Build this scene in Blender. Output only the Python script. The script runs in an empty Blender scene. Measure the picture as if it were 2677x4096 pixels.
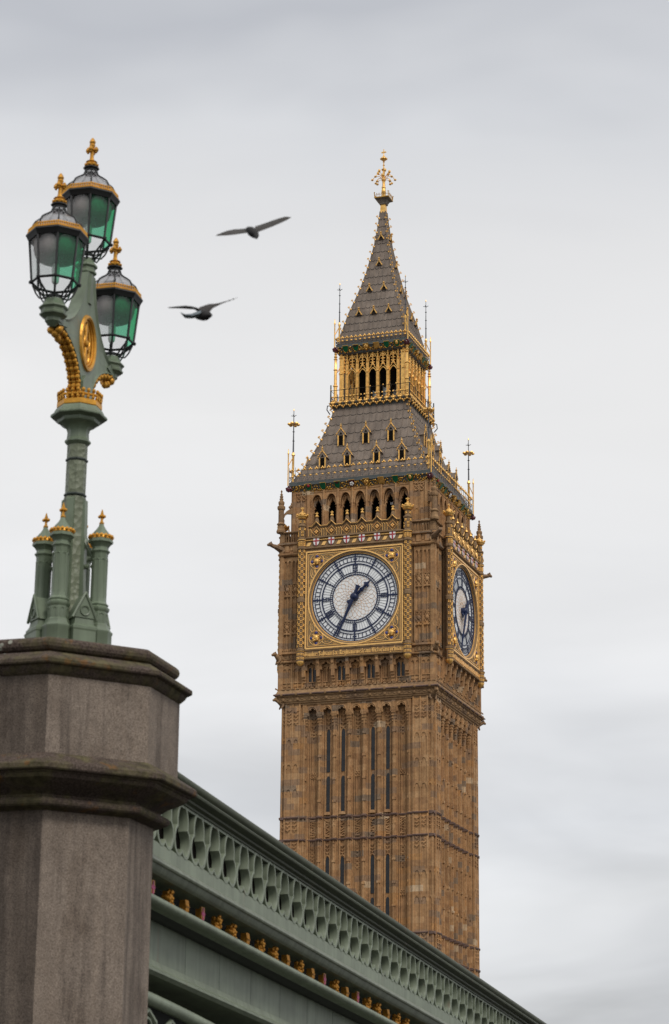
import bpy, bmesh, math, random
from mathutils import Matrix, Vector
R = math.radians
PI = math.pi
random.seed(7)
scene = bpy.context.scene
COL = scene.collection

# ------------------------------------------------------------------ camera, sky, sun, exposure
EYE = 4.0
cam_data = bpy.data.cameras.new("camera")
cam = bpy.data.objects.new("camera", cam_data)
COL.objects.link(cam)
cam_data.sensor_fit = 'VERTICAL'
cam_data.sensor_height = 24.0
cam_data.lens = 24.0 * 9314.73 / 4096.0
cam_data.clip_start = 0.5
cam_data.clip_end = 20000
cam_data.dof.use_dof = True
cam_data.dof.focus_distance = 185.0
cam_data.dof.aperture_fstop = 2.6
PITCH, ROLL = 0.29513676, 0.01042624
cam.matrix_world = Matrix.Translation((0, 0, EYE)) @ Matrix.Rotation(PI / 2 + PITCH, 4, 'X') @ Matrix.Rotation(ROLL, 4, 'Z')
scene.camera = cam

SUN_EL, SUN_AZ = 46.0, 152.0          # azimuth measured clockwise from +Y (the view direction)
world = bpy.data.worlds.new("World")
scene.world = world
world.use_nodes = True
wt = world.node_tree
wt.nodes.clear()
def wn(t, **k):
    n = wt.nodes.new(t)
    for a, b in k.items(): setattr(n, a, b)
    return n
w_out = wn('ShaderNodeOutputWorld')
w_bg = wn('ShaderNodeBackground'); w_bg.inputs['Strength'].default_value = 0.1
w_sky = wn('ShaderNodeTexSky', sky_type='NISHITA', sun_disc=False)
w_sky.sun_elevation = R(SUN_EL); w_sky.sun_rotation = R(SUN_AZ)
w_geo = wn('ShaderNodeTexCoord')
w_sep = wn('ShaderNodeSeparateXYZ')
wt.links.new(w_geo.outputs['Generated'], w_sep.inputs[0])
w_map = wn('ShaderNodeMapping'); w_map.inputs['Scale'].default_value = (2.2, 2.2, 6.0); w_map.inputs['Location'].default_value = (0.9, 0.4, 0.3)
wt.links.new(w_geo.outputs['Generated'], w_map.inputs[0])
w_noi = wn('ShaderNodeTexNoise'); w_noi.inputs['Scale'].default_value = 1.5; w_noi.inputs['Detail'].default_value = 3.5; w_noi.inputs['Roughness'].default_value = 0.5; w_noi.inputs['Distortion'].default_value = 0.35
wt.links.new(w_map.outputs[0], w_noi.inputs['Vector'])
# height of the cloud deck, pushed up and down by the cloud noise
w_ma = wn('ShaderNodeMath', operation='MULTIPLY_ADD'); w_ma.inputs[1].default_value = 0.12; w_ma.inputs[2].default_value = -0.06
wt.links.new(w_noi.outputs['Fac'], w_ma.inputs[0])
w_add = wn('ShaderNodeMath', operation='ADD')
wt.links.new(w_sep.outputs['Z'], w_add.inputs[0]); wt.links.new(w_ma.outputs[0], w_add.inputs[1])
w_ramp = wn('ShaderNodeValToRGB')
cr = w_ramp.color_ramp
cr.elements[0].position = 0.0; cr.elements[0].color = (0.40, 0.41, 0.44, 1)
cr.elements[1].position = 1.0; cr.elements[1].color = (1.0, 1.0, 1.0, 1)
for pos, c in ((0.07, (0.56, 0.57, 0.60)), (0.12, (0.70, 0.705, 0.715)), (0.165, (0.64, 0.65, 0.67)), (0.225, (0.77, 0.77, 0.775)), (0.32, (0.805, 0.80, 0.795)), (0.395, (0.745, 0.743, 0.745)), (0.45, (0.655, 0.665, 0.685)), (0.49, (0.49, 0.505, 0.54)), (0.56, (0.60, 0.615, 0.64)), (0.72, (0.95, 0.95, 0.95))):
    e = cr.elements.new(pos); e.color = (*c, 1)
wt.links.new(w_add.outputs[0], w_ramp.inputs[0])
w_map2 = wn('ShaderNodeMapping'); w_map2.inputs['Scale'].default_value = (1.6, 1.6, 7.0); w_map2.inputs['Location'].default_value = (3.1, 1.7, 0.55)
wt.links.new(w_geo.outputs['Generated'], w_map2.inputs[0])
w_noi2 = wn('ShaderNodeTexNoise'); w_noi2.inputs['Scale'].default_value = 2.6; w_noi2.inputs['Detail'].default_value = 4.0; w_noi2.inputs['Roughness'].default_value = 0.48; w_noi2.inputs['Distortion'].default_value = 0.6
wt.links.new(w_map2.outputs[0], w_noi2.inputs['Vector'])
w_low = wn('ShaderNodeMapRange'); w_low.inputs['From Min'].default_value = 0.10; w_low.inputs['From Max'].default_value = 0.30; w_low.inputs['To Min'].default_value = 1.05; w_low.inputs['To Max'].default_value = 0.12
wt.links.new(w_sep.outputs['Z'], w_low.inputs['Value'])
w_pat = wn('ShaderNodeMath', operation='MULTIPLY_ADD'); w_pat.inputs[1].default_value = 1.0; w_pat.inputs[2].default_value = -0.5
wt.links.new(w_noi2.outputs['Fac'], w_pat.inputs[0])
w_amp = wn('ShaderNodeMath', operation='MULTIPLY'); wt.links.new(w_pat.outputs[0], w_amp.inputs[0]); wt.links.new(w_low.outputs[0], w_amp.inputs[1])
w_gain = wn('ShaderNodeMath', operation='MULTIPLY_ADD'); w_gain.inputs[1].default_value = 10.0; w_gain.inputs[2].default_value = 10.0
wt.links.new(w_amp.outputs[0], w_gain.inputs[0])
w_sc = wn('ShaderNodeVectorMath', operation='SCALE'); w_sc.inputs['Scale'].default_value = 10.0
wt.links.new(w_ramp.outputs[0], w_sc.inputs[0]); wt.links.new(w_gain.outputs[0], w_sc.inputs['Scale'])
w_mix = wn('ShaderNodeMixRGB'); w_mix.inputs[0].default_value = 0.94
wt.links.new(w_sky.outputs[0], w_mix.inputs[1]); wt.links.new(w_sc.outputs[0], w_mix.inputs[2])
wt.links.new(w_mix.outputs[0], w_bg.inputs[0]); wt.links.new(w_bg.outputs[0], w_out.inputs[0])

sun_data = bpy.data.lights.new("sun", 'SUN'); sun_data.energy = 1.5; sun_data.angle = R(16); sun_data.color = (1.0, 0.95, 0.88)
sun = bpy.data.objects.new("sun", sun_data); COL.objects.link(sun)
sdir = Vector((math.sin(R(SUN_AZ)) * math.cos(R(SUN_EL)), math.cos(R(SUN_AZ)) * math.cos(R(SUN_EL)), math.sin(R(SUN_EL))))
sun.rotation_euler = sdir.to_track_quat('Z', 'Y').to_euler()
sun.location = sdir * 300
vs = scene.view_settings
vs.view_transform = 'Standard'; vs.look = 'None'; vs.exposure = 0.13; vs.gamma = 1.0
scene.cycles.max_bounces = 8; scene.cycles.transparent_max_bounces = 24

# ------------------------------------------------------------------ materials
class Mat:
    def __init__(s, name):
        s.m = bpy.data.materials.new(name); s.m.use_nodes = True
        s.t = s.m.node_tree; s.t.nodes.clear()
        s.out = s.n('ShaderNodeOutputMaterial'); s.p = s.n('ShaderNodeBsdfPrincipled')
        s.l(s.p.outputs[0], s.out.inputs[0])
        s.tc = s.n('ShaderNodeTexCoord')
    def n(s, t, **k):
        n = s.t.nodes.new(t)
        for a, b in k.items(): setattr(n, a, b)
        return n
    def l(s, a, b): s.t.links.new(a, b)
    def mth(s, op, a, b=None, c=None):
        n = s.n('ShaderNodeMath', operation=op)
        for i, x in enumerate((a, b, c)):
            if x is None: continue
            if isinstance(x, (int, float)): n.inputs[i].default_value = x
            else: s.l(x, n.inputs[i])
        return n.outputs[0]
    def noise(s, scale, detail=3, vec=None, rough=0.55, stretch=None):
        v = vec or s.tc.outputs['Object']
        if stretch:
            m = s.n('ShaderNodeMapping'); m.inputs['Scale'].default_value = stretch; s.l(v, m.inputs[0]); v = m.outputs[0]
        n = s.n('ShaderNodeTexNoise'); n.inputs['Scale'].default_value = scale; n.inputs['Detail'].default_value = detail; n.inputs['Roughness'].default_value = rough
        s.l(v, n.inputs['Vector']); return n.outputs['Fac']
    def ramp(s, fac, stops, interp='LINEAR'):
        n = s.n('ShaderNodeValToRGB'); r = n.color_ramp; r.interpolation = interp
        while len(r.elements) < len(stops): r.elements.new(0.5)
        for e, (p, c) in zip(r.elements, stops): e.position = p; e.color = (*c, 1) if len(c) == 3 else c
        s.l(fac, n.inputs[0]); return n.outputs[0]
    def mix(s, fac, a, b, mode='MIX'):
        n = s.n('ShaderNodeMixRGB', blend_type=mode)
        for i, x in enumerate((fac, a, b)):
            if isinstance(x, (int, float)): n.inputs[i].default_value = x
            elif isinstance(x, tuple): n.inputs[i].default_value = (*x, 1)
            else: s.l(x, n.inputs[i])
        return n.outputs[0]
    def color(s, c):
        if isinstance(c, tuple): s.p.inputs['Base Color'].default_value = (*c, 1)
        else: s.l(c, s.p.inputs['Base Color'])
    def bump(s, h, strength=0.3, dist=0.02):
        b = s.n('ShaderNodeBump'); b.inputs['Strength'].default_value = strength; b.inputs['Distance'].default_value = dist
        s.l(h, b.inputs['Height']); s.l(b.outputs[0], s.p.inputs['Normal'])
    def set(s, rough=0.5, metal=0.0, spec=0.5):
        s.p.inputs['Roughness'].default_value = rough; s.p.inputs['Metallic'].default_value = metal
        s.p.inputs['Specular IOR Level'].default_value = spec

def simple(name, col, rough=0.5, metal=0.0, var=0.15, scale=3.0, bump=0.0, spec=0.5):
    m = Mat(name)
    f = m.noise(scale, 4)
    a = tuple(c * (1 - var) for c in col); b = tuple(min(1, c * (1 + var)) for c in col)
    m.color(m.ramp(f, ((0.3, a), (0.7, b)))); m.set(rough, metal, spec)
    if bump: m.bump(m.noise(scale * 6, 3), bump, 0.01)
    return m.m

def stone_mat(name, tones, bw=0.95, bh=0.46, var=True):
    m = Mat(name)
    sx = m.n('ShaderNodeSeparateXYZ'); m.l(m.tc.outputs['Object'], sx.inputs[0])
    u = m.mth('ADD', sx.outputs['X'], sx.outputs['Y'])
    row = m.mth('FLOOR', m.mth('DIVIDE', sx.outputs['Z'], bh))
    off = m.mth('MULTIPLY', m.mth('FRACT', m.mth('MULTIPLY', row, 0.618)), 1.0)
    colm = m.mth('FLOOR', m.mth('ADD', m.mth('DIVIDE', u, bw), off))
    cb = m.n('ShaderNodeCombineXYZ'); m.l(colm, cb.inputs[0]); m.l(row, cb.inputs[1])
    wn_ = m.n('ShaderNodeTexWhiteNoise', noise_dimensions='2D'); m.l(cb.outputs[0], wn_.inputs['Vector'])
    c = m.ramp(wn_.outputs['Value'], tones, 'CONSTANT')
    big = m.noise(0.22, 4)
    c = m.mix(m.mth('MULTIPLY', m.ramp(big, ((0.35, (0, 0, 0)), (0.7, (1, 1, 1)))), 0.45), c, m.mix(0.5, c, (0.19, 0.12, 0.062)))
    fine = m.noise(5.0, 5)
    c = m.mix(0.5, c, m.ramp(fine, ((0.3, (0.55, 0.55, 0.55)), (0.7, (1.25, 1.25, 1.25)))), 'MULTIPLY')
    streak = m.noise(1.6, 4, stretch=(2.5, 2.5, 0.12))
    c = m.mix(0.5, c, m.ramp(streak, ((0.38, (0.62, 0.60, 0.58)), (0.55, (1.05, 1.05, 1.05)))), 'MULTIPLY')
    m.color(c); m.set(0.85, 0, 0.25)
    m.bump(fine, 0.35, 0.04)
    return m.m
T = [(0.0, (0.425, 0.240, 0.113)), (0.25, (0.465, 0.268, 0.127)), (0.48, (0.385, 0.215, 0.104)), (0.64, (0.50, 0.300, 0.150)), (0.78, (0.33, 0.207, 0.124)), (0.90, (0.275, 0.195, 0.132)), (0.955, (0.50, 0.27, 0.112)), (0.985, (0.60, 0.44, 0.28))]
M = {}
M['stone'] = stone_mat('warm limestone', T)
M['carved'] = stone_mat('carved limestone', [(0.0, (0.295, 0.178, 0.092)), (0.4, (0.335, 0.205, 0.105)), (0.75, (0.25, 0.158, 0.094)), (0.92, (0.37, 0.23, 0.12))], 1.4, 0.8)
M['brown_stone'] = simple('brown carved stone', (0.225, 0.145, 0.080), 0.85, 0, 0.25, 2.5, 0.3, 0.2)
M['lead'] = simple('dark weathered moulding', (0.150, 0.092, 0.072), 0.7, 0, 0.3, 2.0)
def gold_mat(name, col, rough, metal=0.85):
    m = Mat(name)
    f = m.noise(4.0, 4)
    m.color(m.ramp(f, ((0.28, tuple(c * 0.62 for c in col)), (0.6, col), (0.85, tuple(min(1, c * 1.1) for c in col)))))
    m.set(rough, metal); m.bump(m.noise(14, 3), 0.25, 0.03)
    return m.m
M['gold'] = gold_mat('gilding', (0.98, 0.58, 0.17), 0.40, 0.6)
M['gold_dark'] = gold_mat('aged gilding', (0.52, 0.29, 0.06), 0.38, 0.8)
M['gold_line'] = simple('gilt moulding', (0.92, 0.55, 0.19), 0.42, 0.45, 0.10)
M['bronze'] = simple('bronze panel', (0.24, 0.16, 0.075), 0.55, 0.2, 0.3, 2.5)
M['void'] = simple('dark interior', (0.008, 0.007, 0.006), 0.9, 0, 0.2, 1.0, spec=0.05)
M['window'] = simple('dark leaded glass', (0.018, 0.02, 0.023), 0.25, 0, 0.3, 2.0, spec=0.35)
M['iron'] = simple('black ironwork', (0.012, 0.0125, 0.013), 0.45, 0.1, 0.25)
M['iron_grey'] = simple('grey ironwork', (0.09, 0.095, 0.105), 0.5, 0.2, 0.2)
M['gutter'] = simple('painted iron gutter', (0.078, 0.088, 0.086), 0.55, 0, 0.2, 1.5)
M['dial_blue'] = simple('dark blue dial ironwork', (0.008, 0.017, 0.062), 0.4, 0, 0.2, spec=0.4)
M['dial_gold'] = simple('copper gold lattice', (0.68, 0.42, 0.22), 0.45, 0.2, 0.1)
M['red'] = simple('red enamel', (0.36, 0.018, 0.03), 0.4, 0, 0.1)
M['white'] = simple('white enamel', (0.78, 0.77, 0.75), 0.45, 0, 0.05)
M['green'] = simple('green enamel', (0.0, 0.115, 0.045), 0.4, 0, 0.3, 5.0)
M['purple'] = simple('dark crimson enamel', (0.09, 0.012, 0.02), 0.4)
M['blue'] = simple('blue enamel', (0.035, 0.04, 0.19), 0.4)

m = Mat('opal dial glass')
vor = m.n('ShaderNodeTexVoronoi'); vor.inputs['Scale'].default_value = 2.2; m.l(m.tc.outputs['Object'], vor.inputs['Vector'])
c = m.mix(0.28, (0.90, 0.91, 0.91), m.ramp(vor.outputs['Color'], ((0.2, (0.6, 0.63, 0.66)), (0.8, (0.84, 0.86, 0.86)))))
m.color(m.mix(0.15, c, m.ramp(m.noise(1.2, 4), ((0.35, (0.66, 0.68, 0.69)), (0.7, (0.93, 0.93, 0.92)))))); m.set(0.5, 0, 0.4)
M['opal'] = m.m

m = Mat('grey cast iron roof')
c = m.ramp(m.noise(0.9, 5), ((0.3, (0.140, 0.110, 0.088)), (0.7, (0.225, 0.180, 0.146))))
st = m.noise(1.5, 4, stretch=(3, 3, 0.15))
c = m.mix(0.45, c, m.ramp(st, ((0.35, (0.7, 0.7, 0.72)), (0.65, (1.3, 1.27, 1.22)))), 'MULTIPLY')
m.color(c); m.set(0.6, 0.0, 0.35); m.bump(m.noise(6, 4), 0.2, 0.03)
M['roof'] = m.m

m = Mat('weathered granite')
fine = m.noise(60, 2, rough=0.7); mid = m.noise(9, 4)
c = m.ramp(fine, ((0.30, (0.105, 0.084, 0.068)), (0.5, (0.208, 0.170, 0.139)), (0.72, (0.315, 0.262, 0.216))))
c = m.mix(0.45, c, m.ramp(mid, ((0.3, (0.72, 0.70, 0.69)), (0.7, (1.22, 1.2, 1.18)))), 'MULTIPLY')
st = m.noise(3.4, 5, stretch=(1.6, 1.6, 0.10), rough=0.6)
c = m.mix(0.65, c, m.ramp(st, ((0.36, (0.36, 0.35, 0.36)), (0.50, (0.95, 0.95, 0.95)), (0.7, (1.12, 1.1, 1.06)))), 'MULTIPLY')
big = m.noise(0.9, 3)
c = m.mix(0.4, c, m.ramp(big, ((0.35, (0.62, 0.57, 0.53)), (0.65, (1.1, 1.08, 1.06)))), 'MULTIPLY')
sx = m.n('ShaderNodeSeparateXYZ'); m.l(m.tc.outputs['Object'], sx.inputs[0])
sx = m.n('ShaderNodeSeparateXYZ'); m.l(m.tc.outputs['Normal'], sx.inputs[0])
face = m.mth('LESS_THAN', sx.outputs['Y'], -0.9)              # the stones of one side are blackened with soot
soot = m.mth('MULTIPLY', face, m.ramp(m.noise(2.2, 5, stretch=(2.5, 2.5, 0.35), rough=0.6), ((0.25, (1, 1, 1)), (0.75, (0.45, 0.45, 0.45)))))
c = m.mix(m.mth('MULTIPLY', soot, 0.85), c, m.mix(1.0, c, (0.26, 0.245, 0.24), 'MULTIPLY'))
blot = m.ramp(m.noise(1.5, 5, stretch=(1.0, 1.0, 0.7), rough=0.65), ((0.50, (0, 0, 0)), (0.66, (1, 1, 1))))
c = m.mix(m.mth('MULTIPLY', blot, 0.55), c, m.mix(1.0, c, (0.46, 0.41, 0.37), 'MULTIPLY'))
m.color(c); m.set(0.8, 0, 0.3); m.bump(m.mth('ADD', fine, mid), 0.35, 0.006)
M['granite'] = m.m

m = Mat('lichened granite')
fine = m.noise(42, 2, rough=0.7)
c = m.ramp(fine, ((0.3, (0.032, 0.023, 0.018)), (0.5, (0.072, 0.053, 0.043)), (0.72, (0.135, 0.104, 0.086))))
moss = m.ramp(m.noise(2.1, 5, rough=0.65), ((0.44, (0, 0, 0)), (0.58, (1, 1, 1))))
c = m.mix(m.mth('MULTIPLY', moss, 0.75), c, m.ramp(m.noise(9, 4), ((0.35, (0.038, 0.036, 0.014)), (0.6, (0.12, 0.105, 0.05)))))
orange = m.ramp(m.noise(3.7, 5, rough=0.7), ((0.60, (0, 0, 0)), (0.68, (1, 1, 1))))
c = m.mix(m.mth('MULTIPLY', orange, 0.65), c, (0.16, 0.075, 0.02))
vo = m.n('ShaderNodeTexVoronoi'); vo.inputs['Scale'].default_value = 8; m.l(m.tc.outputs['Object'], vo.inputs['Vector'])
spot = m.ramp(m.mth('ADD', vo.outputs['Distance'], m.mth('MULTIPLY', m.noise(0.8, 2), 2.2)), ((0.98, (1, 1, 1)), (1.02, (0, 0, 0))))
c = m.mix(m.mth('MULTIPLY', spot, 0.7), c, (0.36, 0.37, 0.31))
m.color(c); m.set(0.9, 0, 0.2); m.bump(m.mth('ADD', fine, m.noise(12, 4)), 0.5, 0.01)
M['lichen'] = m.m

def paint(name, col, rough, streak=0.35, rust=True, diaper=False):
    m = Mat(name)
    c = m.ramp(m.noise(2.5, 4), ((0.3, tuple(x * 0.82 for x in col)), (0.7, tuple(x * 1.14 for x in col))))
    st = m.noise(3.0, 4, stretch=(3.0, 3.0, 0.14))
    c = m.mix(streak, c, m.ramp(st, ((0.36, (0.55, 0.54, 0.5)), (0.6, (1.08, 1.08, 1.06)))), 'MULTIPLY')
    if rust:
        ru = m.ramp(m.noise(2.4, 5, stretch=(2.2, 2.2, 0.2), rough=0.65), ((0.63, (0, 0, 0)), (0.72, (1, 1, 1))))
        c = m.mix(m.mth('MULTIPLY', ru, 0.55), c, (0.19, 0.125, 0.085))
    m.color(c); m.set(rough, 0, 0.5)
    if diaper:
        w1 = m.n('ShaderNodeTexVoronoi'); w1.inputs['Scale'].default_value = 13; m.l(m.tc.outputs['Object'], w1.inputs['Vector'])
        m.bump(w1.outputs['Distance'], 0.9, 0.02)
    else: m.bump(m.noise(18, 3), 0.12, 0.006)
    return m.m
M['lamp_green'] = paint('green painted iron', (0.142, 0.180, 0.120), 0.42, 0.40, False)
M['lamp_diaper'] = paint('green diapered iron', (0.150, 0.170, 0.112), 0.5, 0.40, False, True)
M['bridge'] = paint('bridge green paint', (0.188, 0.220, 0.158), 0.5)
M['rail'] = paint('dark handrail paint', (0.045, 0.053, 0.029), 0.55, 0.3)
M['bridge_dark'] = simple('shaded underside paint', (0.02, 0.022, 0.02), 0.7, 0, 0.3)  # near-black colour holds the shadow of the recess, soffit and deck underside
M['rail'].node_tree.nodes['Principled BSDF'].inputs['Specular IOR Level'].default_value = 0.2
M['lamp_gold'] = gold_mat('lamp gilding', (0.66, 0.32, 0.04), 0.40, 0.6)
M['bracket_gold'] = gold_mat('bracket gilding', (0.42, 0.19, 0.025), 0.40, 0.6)

def glass(name, tint, gloss=0.12, frost=0.25):
    m = Mat(name); t = m.t
    t.nodes.remove(m.p)
    tr = m.n('ShaderNodeBsdfTransparent'); tr.inputs[0].default_value = (*tint, 1)
    tl = m.n('ShaderNodeBsdfTranslucent'); m.l(m.ramp(m.noise(6, 3), ((0.3, tuple(x * 0.75 for x in tint)), (0.7, tint))), tl.inputs[0])
    gl = m.n('ShaderNodeBsdfGlossy'); gl.inputs['Roughness'].default_value = 0.15
    a = m.n('ShaderNodeMixShader'); a.inputs[0].default_value = frost; m.l(tr.outputs[0], a.inputs[1]); m.l(tl.outputs[0], a.inputs[2])
    b = m.n('ShaderNodeMixShader'); b.inputs[0].default_value = gloss; m.l(a.outputs[0], b.inputs[1]); m.l(gl.outputs[0], b.inputs[2])
    m.l(b.outputs[0], m.out.inputs[0])
    return m.m
M['clear'] = glass('clear lantern glass', (0.95, 0.96, 0.955), 0.06, 0.30)
M['dome_glass'] = glass('grey dome glass', (0.72, 0.71, 0.72), 0.28, 0.4)
M['green_glass'] = glass('green lantern glass', (0.21, 0.74, 0.46), 0.05, 0.30)
M['reflector'] = simple('lantern reflector', (0.28, 0.25, 0.24), 0.5, 0.2, 0.1)
M['feather'] = simple('dark grey feathers', (0.016, 0.015, 0.015), 0.8, 0, 0.35, 9.0, 0.3)
M['feather_pale'] = simple('blue grey feathers', (0.16, 0.19, 0.21), 0.8, 0, 0.3, 14.0, 0.3)
M['feather_wing'] = simple('brown grey wing feathers', (0.032, 0.027, 0.023), 0.8, 0, 0.35, 16.0, 0.3)

# ------------------------------------------------------------------ mesh builder
class MB:
    def __init__(s): s.v = []; s.f = []; s.m = Matrix.Identity(4)
    def P(s, p): s.v.append(tuple(s.m @ Vector(p))); return len(s.v) - 1
    def face(s, pts): s.f.append([s.P(p) for p in pts])
    def hexa(s, p):
        i = [s.P(q) for q in p]
        for f in ((0, 3, 2, 1), (4, 5, 6, 7), (0, 1, 5, 4), (1, 2, 6, 5), (2, 3, 7, 6), (3, 0, 4, 7)): s.f.append([i[k] for k in f])
    def box(s, x0, x1, y0, y1, z0, z1):
        s.hexa(((x0, y0, z0), (x1, y0, z0), (x1, y1, z0), (x0, y1, z0), (x0, y0, z1), (x1, y0, z1), (x1, y1, z1), (x0, y1, z1)))
    def fb(s, s0, s1, d0, d1, z0, z1): s.box(s0, s1, -d1, -d0, z0, z1)       # box on a facade: along, outwards, up
    def prism(s, poly, fn, t0, t1):
        a = [s.P(fn(x, y, t0)) for x, y in poly]; b = [s.P(fn(x, y, t1)) for x, y in poly]
        n = len(poly); s.f.append(a[::-1]); s.f.append(b)
        for i in range(n): s.f.append([a[i], a[(i + 1) % n], b[(i + 1) % n], b[i]])
    def fplate(s, poly, d0, d1): s.prism(poly, lambda x, z, t: (x, -t, z), d0, d1)   # outline in (along, up), thickness outwards
    def fprof(s, poly, s0, s1): s.prism(poly, lambda d, z, t: (t, -d, z), s0, s1)    # outline in (outwards, up), run along
    def ring(s, rings, cap=True, closed=False):
        idx = [[s.P(p) for p in r] for r in rings]; n = len(rings[0])
        for a, b in zip(idx, idx[1:] + ([idx[0]] if closed else [])):
            for i in range(n): s.f.append([a[i], a[(i + 1) % n], b[(i + 1) % n], b[i]])
        if cap and not closed: s.f.append(idx[0][::-1]); s.f.append(idx[-1])
    def lathe(s, prof, n=16, c=(0, 0, 0), rot=0.0, sq=1.0):
        s.ring([[(c[0] + r * math.cos(rot + 2 * PI * i / n), c[1] + r * math.sin(rot + 2 * PI * i / n) * sq, c[2] + z) for i in range(n)] for r, z in prof])
    def square(s, prof):                                    # square rings of half width w at height z
        s.ring([[(-w, -w, z), (w, -w, z), (w, w, z), (-w, w, z)] for w, z in prof])
    def tube(s, pts, r, n=6, closed=False):
        pts = [Vector(p) for p in pts]; rr = r if isinstance(r, (list, tuple)) else [r] * len(pts)
        rings = []; N = len(pts); prev = None
        for i, p in enumerate(pts):
            if closed: d = pts[(i + 1) % N] - pts[i - 1]
            else: d = pts[min(i + 1, N - 1)] - pts[max(i - 1, 0)]
            d.normalize()
            up = prev if prev is not None else (Vector((0, 0, 1)) if abs(d.z) < 0.9 else Vector((1, 0, 0)))
            a = d.cross(up)
            if a.length < 1e-4: a = d.cross(Vector((0, 1, 0)))
            a.normalize(); b = a.cross(d); prev = b
            rings.append([p + a * rr[i] * math.cos(2 * PI * k / n) + b * rr[i] * math.sin(2 * PI * k / n) for k in range(n)])
        s.ring(rings, closed=closed)
    def blob(s, c, r, n=8, m_=5, sx=1, sy=1, sz=1):
        s.lathe_c(c, r, n, m_, sx, sy, sz)
    def lathe_c(s, c, r, n, m_, sx, sy, sz):
        s.ring([[(c[0] + sx * r * math.sin(t) * math.cos(2 * PI * i / n), c[1] + sy * r * math.sin(t) * math.sin(2 * PI * i / n), c[2] - sz * r * math.cos(t)) for i in range(n)]
                for t in [PI * (j + 0.25) / (m_ + 0.5) for j in range(m_ + 1)]])
    def build(s, name, mat, parent=None, smooth=35, bevel=0):
        me = bpy.data.meshes.new(name); me.from_pydata(s.v, [], s.f)
        bm = bmesh.new(); bm.from_mesh(me); bmesh.ops.recalc_face_normals(bm, faces=bm.faces[:]); bm.to_mesh(me); bm.free()
        me.materials.append(M[mat] if isinstance(mat, str) else mat)
        if smooth:
            me.shade_smooth(); me.set_sharp_from_angle(angle=R(smooth))
        o = bpy.data.objects.new(name, me); COL.objects.link(o)
        if parent: o.parent = parent
        return o

def empty(name, loc, rz, label, cat, group=None):
    o = bpy.data.objects.new(name, None); COL.objects.link(o)
    o.location = loc; o.rotation_euler = (0, 0, rz); o['label'] = label; o['category'] = cat
    if group: o['group'] = group
    o.empty_display_size = 0.2
    return o
def dup(o, parent, mat=None):
    c = o.copy(); COL.objects.link(c); c.parent = parent
    if mat is not None: c.matrix_basis = mat
    for ch in list(o.children):
        d = ch.copy(); COL.objects.link(d); d.parent = c
    return c
def RZ(k): return Matrix.Rotation(k * PI / 2, 4, 'Z')
def faces4(mb, fn):
    for k in range(4):
        mb.m = RZ(k); fn(mb)
    mb.m = Matrix.Identity(4)
def four(o, parent):                                        # the other three sides of a part already standing on the front
    b = o.matrix_basis.copy()
    return [o] + [dup(o, parent, RZ(k) @ b) for k in (1, 2, 3)]

def arch_pts(w, zs, h, n=8, kind='point'):
    """points of an arch from right spring to left spring, half width w, spring zs, rise h"""
    out = []
    if kind == 'ogee':
        for i in range(n + 1):
            t = i / n; x = w * (1 - t)
            z = zs + h * (0.62 * math.sin(t * PI / 2 * 1.0) ** 0.9 + 0.38 * t ** 3); out.append((x, z))
        return out + [(-x, z) for x, z in out[::-1][1:]]
    for i in range(n + 1):
        t = i / n * PI / 2
        x = w * math.cos(t) ** (1.0 if kind == 'round' else 0.85); out.append((x, zs + h * math.sin(t) ** (1.0 if kind == 'round' else 1.05)))
    return out + [(-x, z) for x, z in out[::-1][1:]]
def trefoil(w, zs, h):
    out = []
    lobes = ((w * 0.52, zs + h * 0.22, w * 0.48, -35, 105), (0, zs + h * 0.62, w * 0.40, -10, 190), (-w * 0.52, zs + h * 0.22, w * 0.48, 75, 215))
    for cx, cz, r, a0, a1 in lobes:
        for i in range(7):
            a = R(a0 + (a1 - a0) * i / 6); out.append((cx + r * math.cos(a), cz + r * math.sin(a)))
    return out
def arch_plate(mb, c, half, z0, z1, arch, d0, d1):
    poly = [(c - half, z0), (c - half, z1), (c + half, z1), (c + half, z0)] + [(c + x, z0) for x, z in arch[:1]] + [(c + x, z) for x, z in arch] + [(c + x, z0) for x, z in arch[-1:]]
    mb.fplate(poly, d0, d1)

# ------------------------------------------------------------------ setting
def sheet(name, x0, x1, y0, y1, z, mat):
    b = MB(); b.face(((x0, y0, z), (x1, y0, z), (x1, y1, z), (x0, y1, z)))
    o = b.build(name, mat, smooth=0); o['kind'] = 'structure'; return o
m = Mat('grey river water'); m.color((0.03, 0.03, 0.022)); m.set(0.25, 0, 0.35); m.bump(m.noise(0.5, 5), 0.5, 0.3); M['water'] = m.m
M['paving'] = simple('stone paving', (0.13, 0.125, 0.115), 0.9, 0, 0.2, 0.6)
sheet('river', -6000, 6000, -6000, 150, -1.5, 'water')
sheet('ground', -6000, 6000, 150, 9000, 0.0, 'paving')
# ------------------------------------------------------------------ clock tower (local heights count from the camera's eye)
TW = empty('clock_tower', (3.8186, 177.9144, EYE), -0.3395056, 'tall honey stone Gothic clock tower with gilded dials and a steep grey iron spire', 'clock tower')
TW.rotation_euler.z = -0.3395056
PIT = 1.18
BAY = [PIT * i for i in (-3, -2, -1, 0, 1, 2, 3)]
RIB = [PIT * (i + 0.5) for i in range(-4, 4)]

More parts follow.
